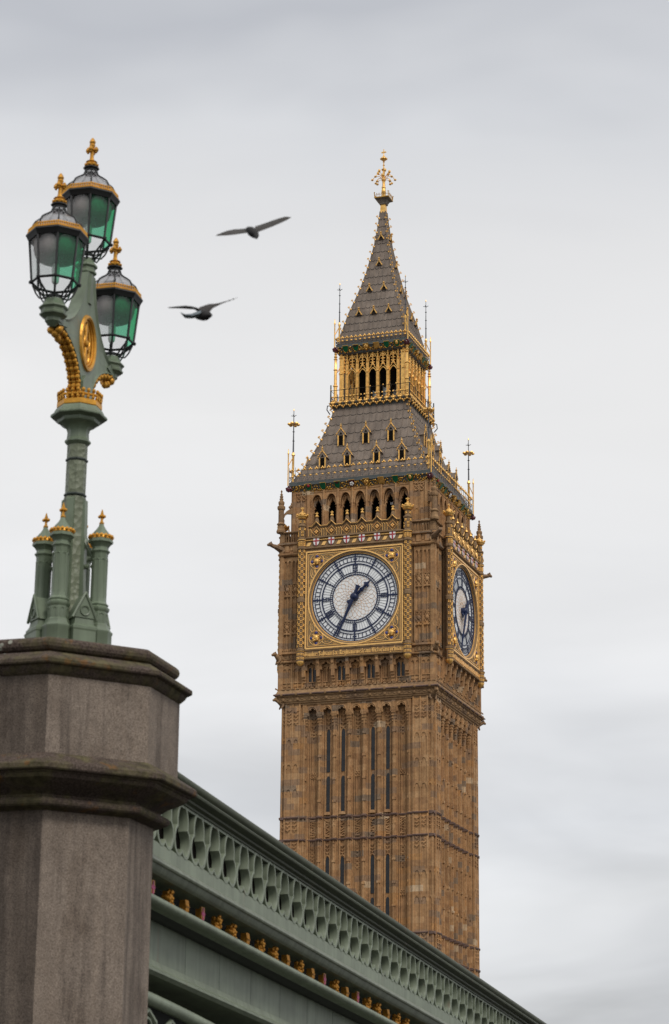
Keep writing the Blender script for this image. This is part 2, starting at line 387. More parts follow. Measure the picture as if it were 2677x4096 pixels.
def foliage(mb, c, w, z0, z1, d, seed):
    """carved crocket tracery panel"""
    rn = random.Random(seed); z = z0
    while z < z1 - 0.1:
        h = 0.13 + rn.random() * 0.06
        mb.fb(c - w * 0.16, c + w * 0.16, d, d + 0.07, z, z + h)
        k = w * (0.32 + 0.14 * rn.random())
        mb.fplate([(c - k, z + h * 0.9), (c, z + h * 0.35), (c + k, z + h * 0.9), (c + k * 0.8, z + h * 1.25), (c, z + h * 0.8), (c - k * 0.8, z + h * 1.25)], d, d + 0.10)
        z += h * 1.75
def archlets(mb, c, w, z, d, n=2):
    """row of small cusped panel heads"""
    for i in range(n):
        x = c - w / 2 + w * (i + 0.5) / n; hw = w / n / 2
        arch_plate(mb, x, hw, z - 0.1, z + 0.34, arch_pts(hw * 0.72, z, 0.22, 4), d, d + 0.06)

def shaft_face(mb):
    # corner pier of this face's right end and left end, with set-back outer corner
    for sg in (-1, 1):
        x = lambda a, b: (min(sg * a, sg * b), max(sg * a, sg * b))
        mb.fb(*x(4.52, 5.62), 5.8, 6.10, -4, 37.7)
        for q, e in ((4.52, 0.06), (5.07, 0.05), (5.62, 0.06), (4.17, 0.05), (5.93, 0.05)):
            dd = 6.10 if 4.4 < q < 5.7 else 5.97
            mb.fb(sg * q - e, sg * q + e, dd - 0.1, dd + 0.05, -4, 37.6)
        for c in (4.80, 5.34):
            for z in (34.55, 32.65, 30.75, 24.3, 22.4, 16.5, 14.6): archlets(mb, sg * c, 0.44, z, 6.09, 1)
            foliage(mb, sg * c, 0.40, 35.9, 37.1, 6.09, int(c * 100) + sg)
            foliage(mb, sg * c, 0.40, 27.75, 28.6, 6.09, int(c * 90) + sg)
            foliage(mb, sg * c, 0.40, 26.2, 27.0, 6.09, int(c * 80) + sg)
            foliage(mb, sg * c, 0.40, 18.9, 19.9, 6.09, int(c * 70) + sg)
        for z in (34.55, 32.65, 30.75, 24.3, 22.4): archlets(mb, sg * 5.78, 0.24, z, 5.96, 1)
        foliage(mb, sg * 5.78, 0.22, 35.9, 37.1, 5.96, 5); foliage(mb, sg * 5.78, 0.22, 27.7, 28.6, 5.96, 6)
    for i, r in enumerate(RIB):                             # ribs between the bays
        e = 0.5 if abs(r) > 4 else 1
        mb.fb(r - 0.26, r + 0.26, 5.4, 5.66, -4, 37.4)
        mb.fb(r - 0.16, r + 0.16, 5.6, 5.84, -4, 37.4)
        mb.fb(r - 0.055, r + 0.055, 5.8, 5.93, -4, 37.4)
        for q in (-0.34, 0.34): mb.fb(r + q - 0.035, r + q + 0.035, 5.4, 5.62, -4, 37.3)
        for z in (35.0, 33.3, 31.6, 29.9, 25.4, 23.7, 22.0): mb.fb(r - 0.13, r + 0.13, 5.8, 5.97, z + 0.05 * (i % 2), z + 0.17 + 0.05 * (i % 2))
        foliage(mb, r, 0.26, 28.0, 28.6, 5.83, i); foliage(mb, r, 0.26, 26.4, 27.0, 5.83, i + 9)
    for i, b in enumerate(BAY):
        blind = i in (0, 3, 6)
        if blind:
            for q in (-0.12, 0.12): mb.fb(b + q - 0.03, b + q + 0.03, 5.45, 5.58, -4, 35.6)
            for zc in (31.9, 22.9):
                for q in (-0.2, 0.02):
                    for zz in (0, 0.24):
                        mb.tube([(b + q + 0.09 + 0.09 * math.cos(t), -5.60, zc + zz + 0.09 * math.sin(t)) for t in [k * PI / 3 for k in range(6)]], 0.035, 4, True)
            foliage(mb, b, 0.5, 24.9, 26.7, 5.5, i + 31)
        else:
            for q in (-0.20, 0.20): mb.fb(b + q - 0.045, b + q + 0.045, 5.45, 5.60, -4, 35.3)
            for zt in (35.2, 25.6): mb.tube([(b + x, -5.58, z) for x, z in arch_pts(0.2, zt, 0.35, 5)], 0.05, 4)
            mb.fplate([(b - 0.3, 29.0), (b - 0.14, 29.22), (b + 0.14, 29.22), (b + 0.3, 29.0)], 5.5, 5.72)
            foliage(mb, b, 0.45, 26.05, 26.8, 5.5, i + 41)
        foliage(mb, b, 0.48, 35.55 if not blind else 34.9, 36.9, 5.5, i + 51)
        # carved panel between the two string courses
        for zz in (27.42, 28.62): mb.fb(b - 0.28, b + 0.28, 5.45, 5.62, zz - 0.05, zz + 0.05)
        rn = random.Random(i)
        for k in range(6):
            z = 27.5 + k * 0.19; a = rn.choice((-1, 1)) * 0.10
            mb.fplate([(b - 0.22, z + a), (b + 0.22, z - a + 0.08), (b + 0.22, z - a + 0.15), (b - 0.22, z + a + 0.07)], 5.48, 5.60)
        # trefoil head of the panel
        arch_plate(mb, b, PIT / 2, 36.55, 37.5, trefoil(0.33, 36.75, 0.42), 5.78, 6.02)
        mb.tube([(b + x, -6.03, z) for x, z in arch_pts(0.40, 36.62, 0.62, 6)], 0.04, 4)
        for sg in (-1, 1): pass
    for r in RIB:                                           # stepped corbels under the panel heads
        mb.fprof([(5.6, 35.3), (5.82, 35.35), (5.84, 35.75), (5.90, 36.0), (5.97, 36.25), (6.04, 36.5), (6.08, 36.65), (6.08, 37.45), (5.6, 37.45)], r - 0.16, r + 0.16)
        for z, dd in ((35.8, 5.90), (36.02, 5.95), (36.24, 6.01), (36.46, 6.07)): mb.fb(r - 0.19, r + 0.19, 5.75, dd, z, z + 0.07)
        mb.fb(r - 0.05, r + 0.05, 6.05, 6.12, 36.85, 37.3)
b = MB()
b.square([(5.5, -4), (5.5, 38.0)])
for sx in (-1, 1):
    for sy in (-1, 1):
        x = sorted((sx * 4.13, sx * 5.96)); y = sorted((sy * 4.13, sy * 5.96)); b.box(*x, *y, -4, 37.8)
faces4(b, shaft_face)
b.build('shaft', 'stone', TW, 0)

# lancets of the shaft, two lights one above the other
for k in range(4):
    pass
lights = []
def lancet(z0, z1, pointed):
    b = MB()
    top = arch_pts(0.135, z1 - 0.3, 0.3, 4) if pointed else [(0.135, z1), (-0.135, z1)]
    b.fplate([(-0.135, z0), (0.135, z0)] + top, -0.02, 0.03)
    for z in range(1, 4):
        zz = z0 + (z1 - z0) * z / 4; b.fb(-0.135, 0.135, 0.03, 0.045, zz - 0.012, zz + 0.012)
    return b
for (z0, z1, pt) in ((32.28, 35.5, True), (29.22, 31.95, True), (23.05, 25.85, True), (20.3, 22.75, True)):
    first = None
    for k in range(4):
        for i in (1, 2, 4, 5):
            mt = RZ(k) @ Matrix.Translation((BAY[i], -5.52, 0))
            if first is None: first = lancet(z0, z1, pt).build('lancet_window', 'window', TW, 0); first.matrix_basis = mt
            else: dup(first, TW, mt)

# dark string courses that step round every rib
def course_face(mb):
    zz = [(-0.02, -0.12), (0.08, -0.08), (0.12, 0.01), (0.07, 0.05), (-0.02, 0.07)]
    def run(s0, s1, d): mb.fprof([(d + a, z) for a, z in zz] + [(d - 0.4, 0.10), (d - 0.4, -0.16)], s0, s1)
    for bb in BAY: run(bb - 0.44, bb + 0.44, 5.56)
    for r in RIB[1:-1]: run(r - 0.2, r + 0.2, 5.94)
    for sg in (-1, 1):
        run(sg * 5.07 - 0.58, sg * 5.07 + 0.58, 6.12)
        run(min(sg * 4.02, sg * 4.5), max(sg * 4.02, sg * 4.5), 5.985); run(min(sg * 5.6, sg * 6.1), max(sg * 5.6, sg * 6.1), 5.985)
b = MB(); faces4(b, course_face); sc = b.build('string_course', 'lead', TW, 0); sc.matrix_basis = Matrix.Translation((0, 0, 28.83))
for z in (27.16, 20.05, 18.4): dup(sc, TW, Matrix.Translation((0, 0, z)))

# cornice over the shaft with flower bosses and corner beasts
b = MB()
b.square([(5.9, 37.35), (6.12, 37.42), (6.12, 37.52), (6.22, 37.58), (6.22, 37.66), (6.30, 37.72), (6.30, 38.02), (6.42, 38.08), (6.44, 38.14), (5.9, 38.15)])
b.square([(6.2, 38.29), (6.44, 38.30), (6.36, 38.40), (6.27, 38.62), (6.0, 38.63)])
def bosses(mb):
    for i in range(-5, 6):
        mb.blob((i * 1.16, -6.32, 37.87), 0.15, 8, 4, 1, 0.6, 1)
        for q in (-0.36, 0.36): mb.blob((i * 1.16 + q, -6.31, 37.86), 0.09, 6, 3, 1.6, 0.6, 0.8)
        if abs(i) < 6: mb.blob((i * 1.18 + 0.0, -6.50, 38.22), 0.14, 6, 4, 0.9, 0.8, 1)
        for q in range(3): mb.fb(i * 1.16 + q * 0.39 - 0.12, i * 1.16 + q * 0.39 + 0.12, 6.28, 6.34, 38.62, 38.72)
    for r in RIB: mb.fb(r - 0.05, r + 0.05, 6.2, 6.30, 38.5, 38.85)
faces4(b, bosses)
b.build('cornice', 'carved', TW, 0)
b = MB(); b.square([(6.42, 38.15), (6.54, 38.17), (6.56, 38.23), (6.50, 38.29), (6.42, 38.30)]); b.build('cornice_moulding', 'lead', TW, 0)

def beast(mb, base, out, L, s):
    """crouching stone grotesque leaning out from a corner"""
    o = Vector(out).normalized(); p = Vector(base)
    mb.tube([p - o * 0.3, p + o * L * 0.25 + Vector((0, 0, 0.02)), p + o * L * 0.65 + Vector((0, 0, 0.13 * s)), p + o * L + Vector((0, 0, 0.18 * s))], [0.24 * s, 0.23 * s, 0.16 * s, 0.12 * s], 7)
    h = p + o * (L + 0.06) + Vector((0, 0, 0.24 * s)); mb.blob(h, 0.17 * s, 7, 5, 1, 1, 0.9)
    mb.blob(h + o * 0.16 * s - Vector((0, 0, 0.05 * s)), 0.10 * s, 6, 4)
    side = o.cross(Vector((0, 0, 1)))
    for q in (-1, 1):
        mb.blob(h + side * q * 0.11 * s + Vector((0, 0, 0.13 * s)), 0.06 * s, 5, 3)
        mb.tube([p + side * q * 0.12 * s, p + side * q * 0.26 * s - Vector((0, 0, 0.2 * s)), p + side * q * 0.16 * s + o * 0.15 - Vector((0, 0, 0.42 * s))], [0.13 * s, 0.1 * s, 0.06 * s], 6)
def grotesque(z, w, L, s):
    b = MB(); beast(b, (w, -w, z), (1, -1, 0), L, s)
    four(b.build('corner_grotesque', 'carved', TW, 50), TW)
grotesque(37.65, 6.0, 0.5, 1.0)
grotesque(41.15, 6.25, 0.28, 1.1)
grotesque(49.85, 6.15, 0.95, 1.15)

# stage with paired windows below the dials
def arcade_face(mb):
    for sg in (-1, 1):
        for c in (4.68, 5.55):
            mb.fb(sg * c - 0.42, sg * c - 0.33, 6.1, 6.28, 38.6, 40.8); mb.fb(sg * c + 0.33, sg * c + 0.42, 6.1, 6.28, 38.6, 40.8)
            mb.fb(sg * c - 0.04, sg * c + 0.04, 6.1, 6.24, 38.6, 40.3)
            for q in (-0.19, 0.19):
                arch_plate(mb, sg * c + q, 0.19, 40.0, 40.5, arch_pts(0.13, 40.05, 0.22, 4), 6.1, 6.22)
                mb.fb(sg * c + q - 0.15, sg * c + q + 0.15, 6.1, 6.2, 38.86, 39.1)
            mb.tube([(sg * c + x, -6.24, z) for x, z in arch_pts(0.33, 40.2, 0.42, 6)], 0.035, 4)
            mb.fb(sg * c - 0.36, sg * c + 0.36, 6.1, 6.26, 39.12, 39.18)
        mb.fb(sg * 6.1 - 0.14, sg * 6.1 + 0.14, 6.1, 6.30, 38.6, 40.8)
    for i, b_ in enumerate(BAY):
        mb.tube([(b_ + x, -6.46, z) for x, z in arch_pts(0.46, 40.05, 0.62, 7)], 0.045, 4)
        arch_plate(mb, b_, PIT / 2, 40.0, 40.85, trefoil(0.34, 40.2, 0.42), 6.3, 6.44)
        mb.fb(b_ - 0.36, b_ + 0.36, 6.0, 6.16, 39.08, 39.14)
        for q in (-0.18, 0.18):
            mb.fb(b_ + q - 0.14, b_ + q + 0.14, 6.0, 6.12, 38.80, 39.04)
            mb.tube([(b_ + q + 0.08 * math.cos(t), -6.13, 38.92 + 0.08 * math.sin(t)) for t in [k * PI / 3 for k in range(6)]], 0.02, 4, True)
        mb.fb(b_ - 0.045, b_ + 0.045, 5.95, 6.13, 39.1, 40.4)
        for q in (-0.36, 0.36): mb.fb(b_ + q - 0.06, b_ + q + 0.06, 5.95, 6.16, 38.75, 40.5)
        for q in (-0.18, 0.18): arch_plate(mb, b_ + q, 0.18, 40.0, 40.5, arch_pts(0.13, 40.05, 0.22, 4), 6.0, 6.11)
    for r in RIB:
        mb.fprof([(6.0, 38.75), (6.22, 38.78), (6.22, 39.0), (6.30, 39.06), (6.30, 39.22), (6.40, 39.28), (6.40, 39.42), (6.52, 39.48), (6.54, 40.0), (6.60, 40.3), (6.68, 40.6), (6.70, 40.85), (6.0, 40.85)], r - 0.13, r + 0.13)
        mb.blob((r, -6.6, 40.5), 0.14, 6, 4)
b = MB()
b.square([(6.0, 38.4), (6.0, 40.9)])
for sx in (-1, 1):
    for sy in (-1, 1):
        b.box(*sorted((sx * 4.2, sx * 6.15)), *sorted((sy * 4.2, sy * 6.15)), 38.4, 40.8)
faces4(b, arcade_face)
b.build('arcade_stage', 'stone', TW, 0)
w = None
for k in range(4):
    for i in (0, 2, 4, 6):
        mt = RZ(k) @ Matrix.Translation((BAY[i], -6.02, 0))
        if w is None:
            b = MB()
            for q in (-0.18, 0.18): b.fplate([(q - 0.125, 39.15), (q + 0.125, 39.15)] + [(q + x, z) for x, z in arch_pts(0.125, 40.05, 0.22, 4)], -0.02, 0.03)
            w = b.build('paired_window', 'window', TW, 0); w.matrix_basis = mt
        else: dup(w, TW, mt)

# clock stage: corner piers with panelling, surround of the dials
def lattice(mb, c, z, w, h, d):
    for q in (-1, 0, 1):
        mb.tube([(c + q * w / 2 - w / 2, -d, z - h / 2), (c + q * w / 2 + w / 2, -d, z + h / 2)] if q == 0 else ([(c - w / 2, -d, z), (c, -d, z + h / 2)] if q < 0 else [(c, -d, z - h / 2), (c + w / 2, -d, z)]), 0.035, 4)
        mb.tube([(c - w / 2, -d, z + h / 2), (c + w / 2, -d, z - h / 2)] if q == 0 else ([(c - w / 2, -d, z), (c, -d, z - h / 2)] if q < 0 else [(c, -d, z + h / 2), (c + w / 2, -d, z)]), 0.035, 4)
    mb.blob((c, -d, z), 0.17, 8, 4, 1, 0.5, 1)
    for zz in (z - h / 2, z + h / 2):
        mb.fb(c - w / 2, c + w / 2, d - 0.1, d + 0.03, zz - 0.04, zz + 0.04)
        for q in range(5): mb.fb(c - w / 2 + q * w / 5 + 0.03, c - w / 2 + q * w / 5 + 0.10, d - 0.1, d + 0.05, zz + (0.04 if zz > z else -0.12), zz + (0.12 if zz > z else -0.04))
def clock_face_stone(mb):
    for sg in (-1, 1):
        for c in (4.98, 5.64):
            for q in (-0.31, 0.31): mb.fb(sg * c + q - 0.045, sg * c + q + 0.045, 6.0, 6.28, 41.7, 49.1)
            mb.fb(sg * c - 0.035, sg * c + 0.035, 6.0, 6.20, 41.7, 49.0)
            for q in (-0.16, 0.16): arch_plate(mb, sg * c + q, 0.16, 48.5, 49.1, arch_pts(0.11, 48.6, 0.25, 4), 6.1, 6.22)
            for z in (46.55, 43.55): lattice(mb, sg * c, z, 0.56, 0.95, 6.2)
            for q in range(4): mb.fb(sg * c - 0.3 + q * 0.16, sg * c - 0.2 + q * 0.16, 6.1, 6.24, 41.65, 41.8)
        mb.fb(sg * 6.1 - 0.13, sg * 6.1 + 0.13, 6.1, 6.31, 40.8, 50.2)
        mb.fb(min(sg * 4.5, sg * 6.0), max(sg * 4.5, sg * 6.0), 6.1, 6.26, 41.45, 41.62)
    for sg in (-1, 1):
        s_ = lambda a, b_: (min(sg * a, sg * b_), max(sg * a, sg * b_))
        mb.fprof([(6.0, 49.20), (6.32, 49.22), (6.44, 49.30), (6.46, 49.42), (6.36, 49.46), (6.0, 49.46)], *s_(4.4, 6.30))
        mb.fprof([(6.0, 50.06), (6.36, 50.08), (6.46, 50.14), (6.46, 50.24), (6.0, 50.26)], *s_(4.4, 6.40))
        mb.fprof([(6.0, 40.70), (6.36, 40.72), (6.40, 40.80), (6.30, 40.86), (6.0, 40.86)], *s_(4.4, 6.40))
        mb.fprof([(6.0, 41.36), (6.30, 41.38), (6.36, 41.44), (6.30, 41.48), (6.0, 41.48)], *s_(4.4, 6.36))
        for c in (5.0, 5.7): mb.fb(sg * c - 0.18, sg * c + 0.18, 6.2, 6.36, 49.52, 50.04)
        for q in range(7): mb.fb(sg * (4.6 + q * 0.24) - 0.08, sg * (4.6 + q * 0.24) + 0.08, 6.2, 6.31, 49.55 + 0.1 * (q % 2), 49.78 + 0.1 * (q % 2))
def surround_face(mb):
    mb.fb(-4.1, 4.1, 6.2, 6.80, 40.85, 41.42)
    n = 40
    R0 = 3.62
    # square plate with the round opening of the dial, in four corner pieces
    for q in range(4):
        pts = []
        for i in range(n // 4 + 1):
            a = q * PI / 2 + PI / 2 * i / (n // 4); pts.append((R0 * math.cos(a), 45.42 + R0 * math.sin(a)))
        sx, sz = ((1, 1), (-1, 1), (-1, -1), (1, -1))[q]
        zc = (45.42 + 4.05) if sz > 0 else 41.42
        cx = sx * 4.0
        if q % 2 == 0: poly = pts + [(0, zc), (cx, zc), (cx, 45.42)]
        else: poly = pts + [(cx, 45.42), (cx, zc), (0, zc)]
        mb.fplate(poly, 6.2, 6.80)
    mb.fprof([(6.2, 49.47), (6.86, 49.47), (6.92, 49.52), (6.92, 49.58), (6.84, 49.64), (6.2, 49.64)], -4.1, 4.1)
    mb.fb(-4.1, 4.1, 6.2, 6.80, 49.64, 50.28)
    mb.fprof([(6.2, 50.28), (6.90, 50.28), (6.95, 50.33), (6.92, 50.40), (6.2, 50.40)], -4.1, 4.1)
    mb.fprof([(6.2, 40.78), (6.82, 40.78), (6.84, 40.85), (6.2, 40.86)], -4.1, 4.1)
    mb.fprof([(6.2, 41.42), (6.84, 41.42), (6.86, 41.48), (6.82, 41.54), (6.2, 41.54)], -4.1, 4.1)
b = MB()
b.square([(5.9, 40.8), (6.2, 40.86), (6.2, 41.4), (5.9, 41.42)])
b.square([(5.7, 41.0), (5.7, 50.3)])
b.square([(5.9, 49.45), (6.27, 49.46), (6.27, 50.07), (5.9, 50.08)])
for sx in (-1, 1):
    for sy in (-1, 1):
        b.box(*sorted((sx * 3.9, sx * 6.12)), *sorted((sy * 3.9, sy * 6.12)), 41.0, 49.5)
faces4(b, clock_face_stone)
b.build('clock_stage', 'stone', TW, 0)
b = MB(); faces4(b, surround_face); b.build('dial_surround', 'brown_stone', TW, 0)

# gilt checkered shafts either side of each dial
b = MB()
b.lathe([(0.26, 40.55), (0.30, 40.62), (0.30, 41.40), (0.36, 41.44), (0.36, 41.54), (0.26, 41.62), (0.26, 45.2), (0.33, 45.27), (0.33, 45.55), (0.26, 45.62), (0.26, 49.45), (0.34, 49.5), (0.34, 49.64), (0.29, 49.68), (0.29, 50.15), (0.36, 50.22), (0.36, 50.36), (0.27, 50.42), (0.27, 51.25), (0.34, 51.32), (0.34, 51.42), (0.22, 51.5), (0.22, 52.0), (0.1, 52.05)], 8, (0, 0, 0), PI / 8)
gs = b.build('gilt_shaft', 'brown_stone', TW, 0); gs.matrix_basis = Matrix.Translation((4.28, -6.80, 0))
b = MB()
def quatre(mb, a, z, r0, s):
    ca, sa = math.cos(a), math.sin(a)
    for du, dv in ((-1, -1), (1, -1), (-1, 1), (1, 1)):
        p = Vector((ca * r0, sa * r0, z + dv * s * 0.27)) + Vector((-sa, ca, 0)) * du * s * 0.27
        mb.blob(p, s * 0.27, 6, 3, 1, 1, 1)
rows = 0
for z0, z1 in ((41.72, 45.15), (45.7, 49.4)):
    z = z0; r_ = 0
    while z < z1 - 0.1:
        for i in range(-2, 2):
            if (i + r_) % 2 == 0: quatre(b, -PI / 2 + (i + 0.5) * 0.82, z + 0.1, 0.25, 0.215)
        z += 0.235; r_ += 1
for z in (40.85, 41.15, 49.82, 50.0, 50.6, 50.85, 51.1, 51.7):
    for i in range(-2, 2):
        if (i + int(z * 10)) % 2 == 0 or z < 41.3 or 49 < z < 50.1: quatre(b, -PI / 2 + (i + 0.5) * 0.82, z, 0.27 if z < 51.5 else 0.21, 0.19)
o = b.build('gilt_checker', 'gold', gs, 50)
b = MB()
b.lathe([(0.10, 40.30), (0.24, 40.42), (0.30, 40.56), (0.30, 40.62), (0.1, 40.62)], 8, rot=PI / 8)
b.lathe([(0.22, 51.92), (0.36, 51.98), (0.38, 52.06), (0.46, 52.12), (0.47, 52.20), (0.38, 52.26), (0.30, 52.36), (0.18, 52.48), (0.08, 52.56), (0.06, 52.64), (0.12, 52.70), (0.05, 52.74), (0.05, 52.92)], 8, rot=PI / 8)
for i in range(8): b.blob((0.44 * math.cos(i * PI / 4), 0.44 * math.sin(i * PI / 4), 52.26), 0.08, 6, 4)
b.box(-0.14, 0.14, -0.04, 0.04, 52.80, 52.88)
b.lathe([(0.29, 41.36), (0.34, 41.39), (0.34, 41.42), (0.29, 41.44)], 8, rot=PI / 8); b.lathe([(0.35, 50.18), (0.37, 50.2), (0.37, 50.24), (0.35, 50.25)], 8, rot=PI / 8)
b.build('gilt_cap', 'gold', gs, 40)
for k in range(4):
    for sg in (-1, 1):
        if not (k == 0 and sg == 1): dup(gs, TW, RZ(k) @ Matrix.Translation((sg * 4.28, -6.80, 0)))

# ---- the dial, with its parts
ZD, DD = 45.42, 6.50
DR = 3.45
b = MB(); b.lathe([(0.0001, 0), (DR, 0), (DR, 0.05), (0.0001, 0.05)], 64)
dial = b.build('clock_dial', 'opal', TW, 0)
dial.matrix_basis = Matrix.Translation((0, -DD, ZD)) @ Matrix.Rotation(PI / 2, 4, 'X')      # local: x right, y up, z out of the wall
def ringflat(mb, r0, r1, z0, z1, n=72):
    mb.ring([[(r * math.cos(2 * PI * i / n), r * math.sin(2 * PI * i / n), z) for i in range(n)] for r, z in ((r0, z0), (r0, z1), (r1, z1), (r1, z0))], closed=True)
def bar(mb, a, r0, r1, w, z0, z1, off=0.0, w2=None):
    """radial bar: a is the clockwise angle from twelve"""
    w2 = w if w2 is None else w2
    u = Vector((math.sin(a), math.cos(a), 0)); t = Vector((math.cos(a), -math.sin(a), 0))
    c = [u * r0 + t * (off - w), u * r0 + t * (off + w), u * r1 + t * (off + w2), u * r1 + t * (off - w2)]
    mb.hexa([tuple(p + Vector((0, 0, z0))) for p in c] + [tuple(p + Vector((0, 0, z1))) for p in c])
def stroke(mb, a, p, q, w, z0, z1):
    """stroke between (radius, sideways) points in the frame of clock angle a"""
    u = Vector((math.sin(a), math.cos(a), 0)); t = Vector((math.cos(a), -math.sin(a), 0))
    P, Q = u * p[0] + t * p[1], u * q[0] + t * q[1]; d = (Q - P).normalized(); nn = Vector((-d.y, d.x, 0)) * w
    c = [P - nn, P + nn, Q + nn, Q - nn]
    mb.hexa([tuple(x + Vector((0, 0, z0))) for x in c] + [tuple(x + Vector((0, 0, z1))) for x in c])
b = MB()
za, zb = 0.05, 0.10
for r0, r1 in ((0.980, 1.0), (0.929, 0.943), (0.823, 0.837), (0.753, 0.780), (0.572, 0.583), (0.512, 0.532)): ringflat(b, r0 * DR, r1 * DR, za, zb)
for i in range(60):
    if i % 5: bar(b, i * PI / 30, 0.82 * DR, 0.945 * DR, 0.019, za, zb)
for h in range(12):
    a = h * PI / 6
    bar(b, a, 0.78 * DR, 0.985 * DR, 0.050, za, zb + 0.01)
    for r_, l in ((0.885, 0.13),): bar(b, a, r_ * DR - 0.04, r_ * DR + 0.04, l, za, zb)
    for q in (-0.13, 0.13): bar(b, a, r_ * DR - 0.05, r_ * DR + 0.05, 0.025, za, zb, off=q)
    for q in (0.94, 0.985): bar(b, a, q * DR - 0.03, q * DR + 0.03, 0.085, za, zb)
    bar(b, a, 0.515 * DR, 0.60 * DR, 0.035, za, zb)
    for k in range(6): bar(b, a + k * PI / 36, 0.535 * DR, 0.572 * DR, 0.012, za, zb)
b.build('dial_ironwork', 'dial_blue', dial, 0)
b = MB()
for h in range(12):
    for k in range(1, 6): bar(b, (h + k / 6) * PI / 6, 0.59 * DR, 0.75 * DR, 0.008, za, za + 0.03)
for i in range(60): bar(b, (i + 0.5) * PI / 30, 0.945 * DR, 0.972 * DR, 0.006, za, za + 0.03)
M['glazing'] = simple('grey glazing bar', (0.42, 0.44, 0.46), 0.5)
b.build('glazing_bars', 'glazing', dial, 0)
b = MB()
NUM = {0: 'XII', 1: 'I', 2: 'II', 3: 'III', 4: 'IV', 5: 'V', 6: 'VI', 7: 'VII', 8: 'VIII', 9: 'IX', 10: 'X', 11: 'XI'}
ra, rb = 0.600 * DR, 0.752 * DR
WID = {'I': 0.115, 'V': 0.21, 'X': 0.20}
for h, t in NUM.items():
    a = h * PI / 6; tot = sum(WID[c] for c in t); x = -tot / 2
    for c in t:
        w_ = WID[c]; xc = x + w_ / 2
        if c == 'I':
            stroke(b, a, (ra, xc), (rb, xc), 0.031, za, zb)
            for rr in (ra + 0.03, rb - 0.03, (ra + rb) / 2): stroke(b, a, (rr, xc - 0.055), (rr, xc + 0.05), 0.016, za, zb)
        elif c == 'V':
            for q in (-0.06, 0.06): stroke(b, a, (ra + 0.09, xc + q), (rb, xc + q), 0.032, za, zb)
            stroke(b, a, (ra + 0.09, xc - 0.075), (ra - 0.02, xc), 0.03, za, zb); stroke(b, a, (ra + 0.09, xc + 0.075), (ra - 0.02, xc), 0.03, za, zb)
            for q in (-0.06, 0.06): stroke(b, a, (rb - 0.03, xc + q - 0.045), (rb - 0.03, xc + q + 0.045), 0.02, za, zb)
        else:
            stroke(b, a, (ra, xc + 0.03), (rb, xc - 0.03), 0.034, za, zb)
            stroke(b, a, ((ra + rb) / 2, xc - 0.09), ((ra + rb) / 2, xc + 0.09), 0.024, za, zb)
            stroke(b, a, (rb - 0.03, xc - 0.02), (rb - 0.06, xc + 0.085), 0.026, za, zb); stroke(b, a, (ra + 0.03, xc + 0.02), (ra + 0.06, xc - 0.085), 0.026, za, zb)
        x += w_
b.build('roman_numerals', 'dial_blue', dial, 0)
b = MB()                                                   # petal lattice in the middle
rr = [0.05, 0.095, 0.155, 0.23, 0.31, 0.39, 0.455, 0.512]
def pp(r, a, z=0.07): return (r * DR * math.sin(a), r * DR * math.cos(a), z)
def curve(r0, a0, r1, a1, bend):
    return [pp(r0 + (r1 - r0) * t, a0 + (a1 - a0) * (t + bend * math.sin(PI * t))) for t in (0, .25, .5, .75, 1)]
for n_, lv in ((12, (0, 1, 2, 3)),):
    for i in range(n_):
        a = i * 2 * PI / n_; hs = PI / n_
        for k in range(3):
            o_ = (k % 2) * hs
            for sg in (-1, 1): b.tube(curve(rr[k], a + o_, rr[k + 1], a + o_ + sg * hs, 0.25 * (1 if k % 2 == 0 else -1)), 0.008, 4)
for i in range(24):
    a = i * 2 * PI / 24; hs = PI / 24
    for k in range(3, 7):
        o_ = (k % 2) * hs
        for sg in (-1, 1): b.tube(curve(rr[k], a + o_, rr[k + 1], a + o_ + sg * hs, 0.22 * (1 if k % 2 == 0 else -1)), 0.008, 4)
    if i % 2 == 0:
        c_ = 0.195; b.tube([pp(c_ + 0.028 * math.cos(t), a + 0.028 / c_ * math.sin(t)) for t in [q * PI / 4 for q in range(8)]], 0.009, 4, True)
ringflat(b, 0.045 * DR, 0.055 * DR, 0.05, 0.08, 24)
b.build('centre_lattice', 'dial_gold', dial, 0)
def hand(name, ang, prof, z0, z1):
    """prof: outline (along, half width)"""
    b = MB(); u = Vector((math.sin(ang), math.cos(ang), 0)); t = Vector((math.cos(ang), -math.sin(ang), 0))
    L = [u * r_ * DR + t * w_ for r_, w_ in prof]; Rr = [u * r_ * DR - t * w_ for r_, w_ in prof[::-1]]
    poly = [(p.x, p.y) for p in L + Rr]
    b.prism(poly, lambda x, y, z: (x, y, z), z0, z1)
    mid = [u * r_ * DR + Vector((0, 0, z1 + min(0.06, w_ * 0.5))) for r_, w_ in prof]
    n_ = len(prof)
    for i in range(n_ - 1):
        for side in (1, -1):
            p, q = (u * prof[i][0] * DR + t * prof[i][1] * side, u * prof[i + 1][0] * DR + t * prof[i + 1][1] * side)
            z = Vector((0, 0, z1 - 0.002)); b.face([tuple(p + z), tuple(q + z), tuple(mid[i + 1]), tuple(mid[i])])
    o = b.build(name, 'dial_blue', dial, 0); return o
hand('hour_hand', R(47), [(-0.205, 0.03), (-0.20, 0.17), (-0.16, 0.21), (-0.12, 0.10), (-0.08, 0.075), (0.0, 0.14), (0.20, 0.11), (0.225, 0.18), (0.26, 0.12), (0.30, 0.09), (0.355, 0.11), (0.36, 0.26), (0.40, 0.23), (0.43, 0.10), (0.46, 0.06), (0.53, 0.012)], 0.22, 0.30)
hand('minute_hand', R(203.5), [(-0.27, 0.02), (-0.265, 0.22), (-0.23, 0.17), (-0.17, 0.12), (-0.10, 0.11), (0.0, 0.16), (0.3, 0.115), (0.6, 0.085), (0.93, 0.05), (0.975, 0.01)], 0.38, 0.46)
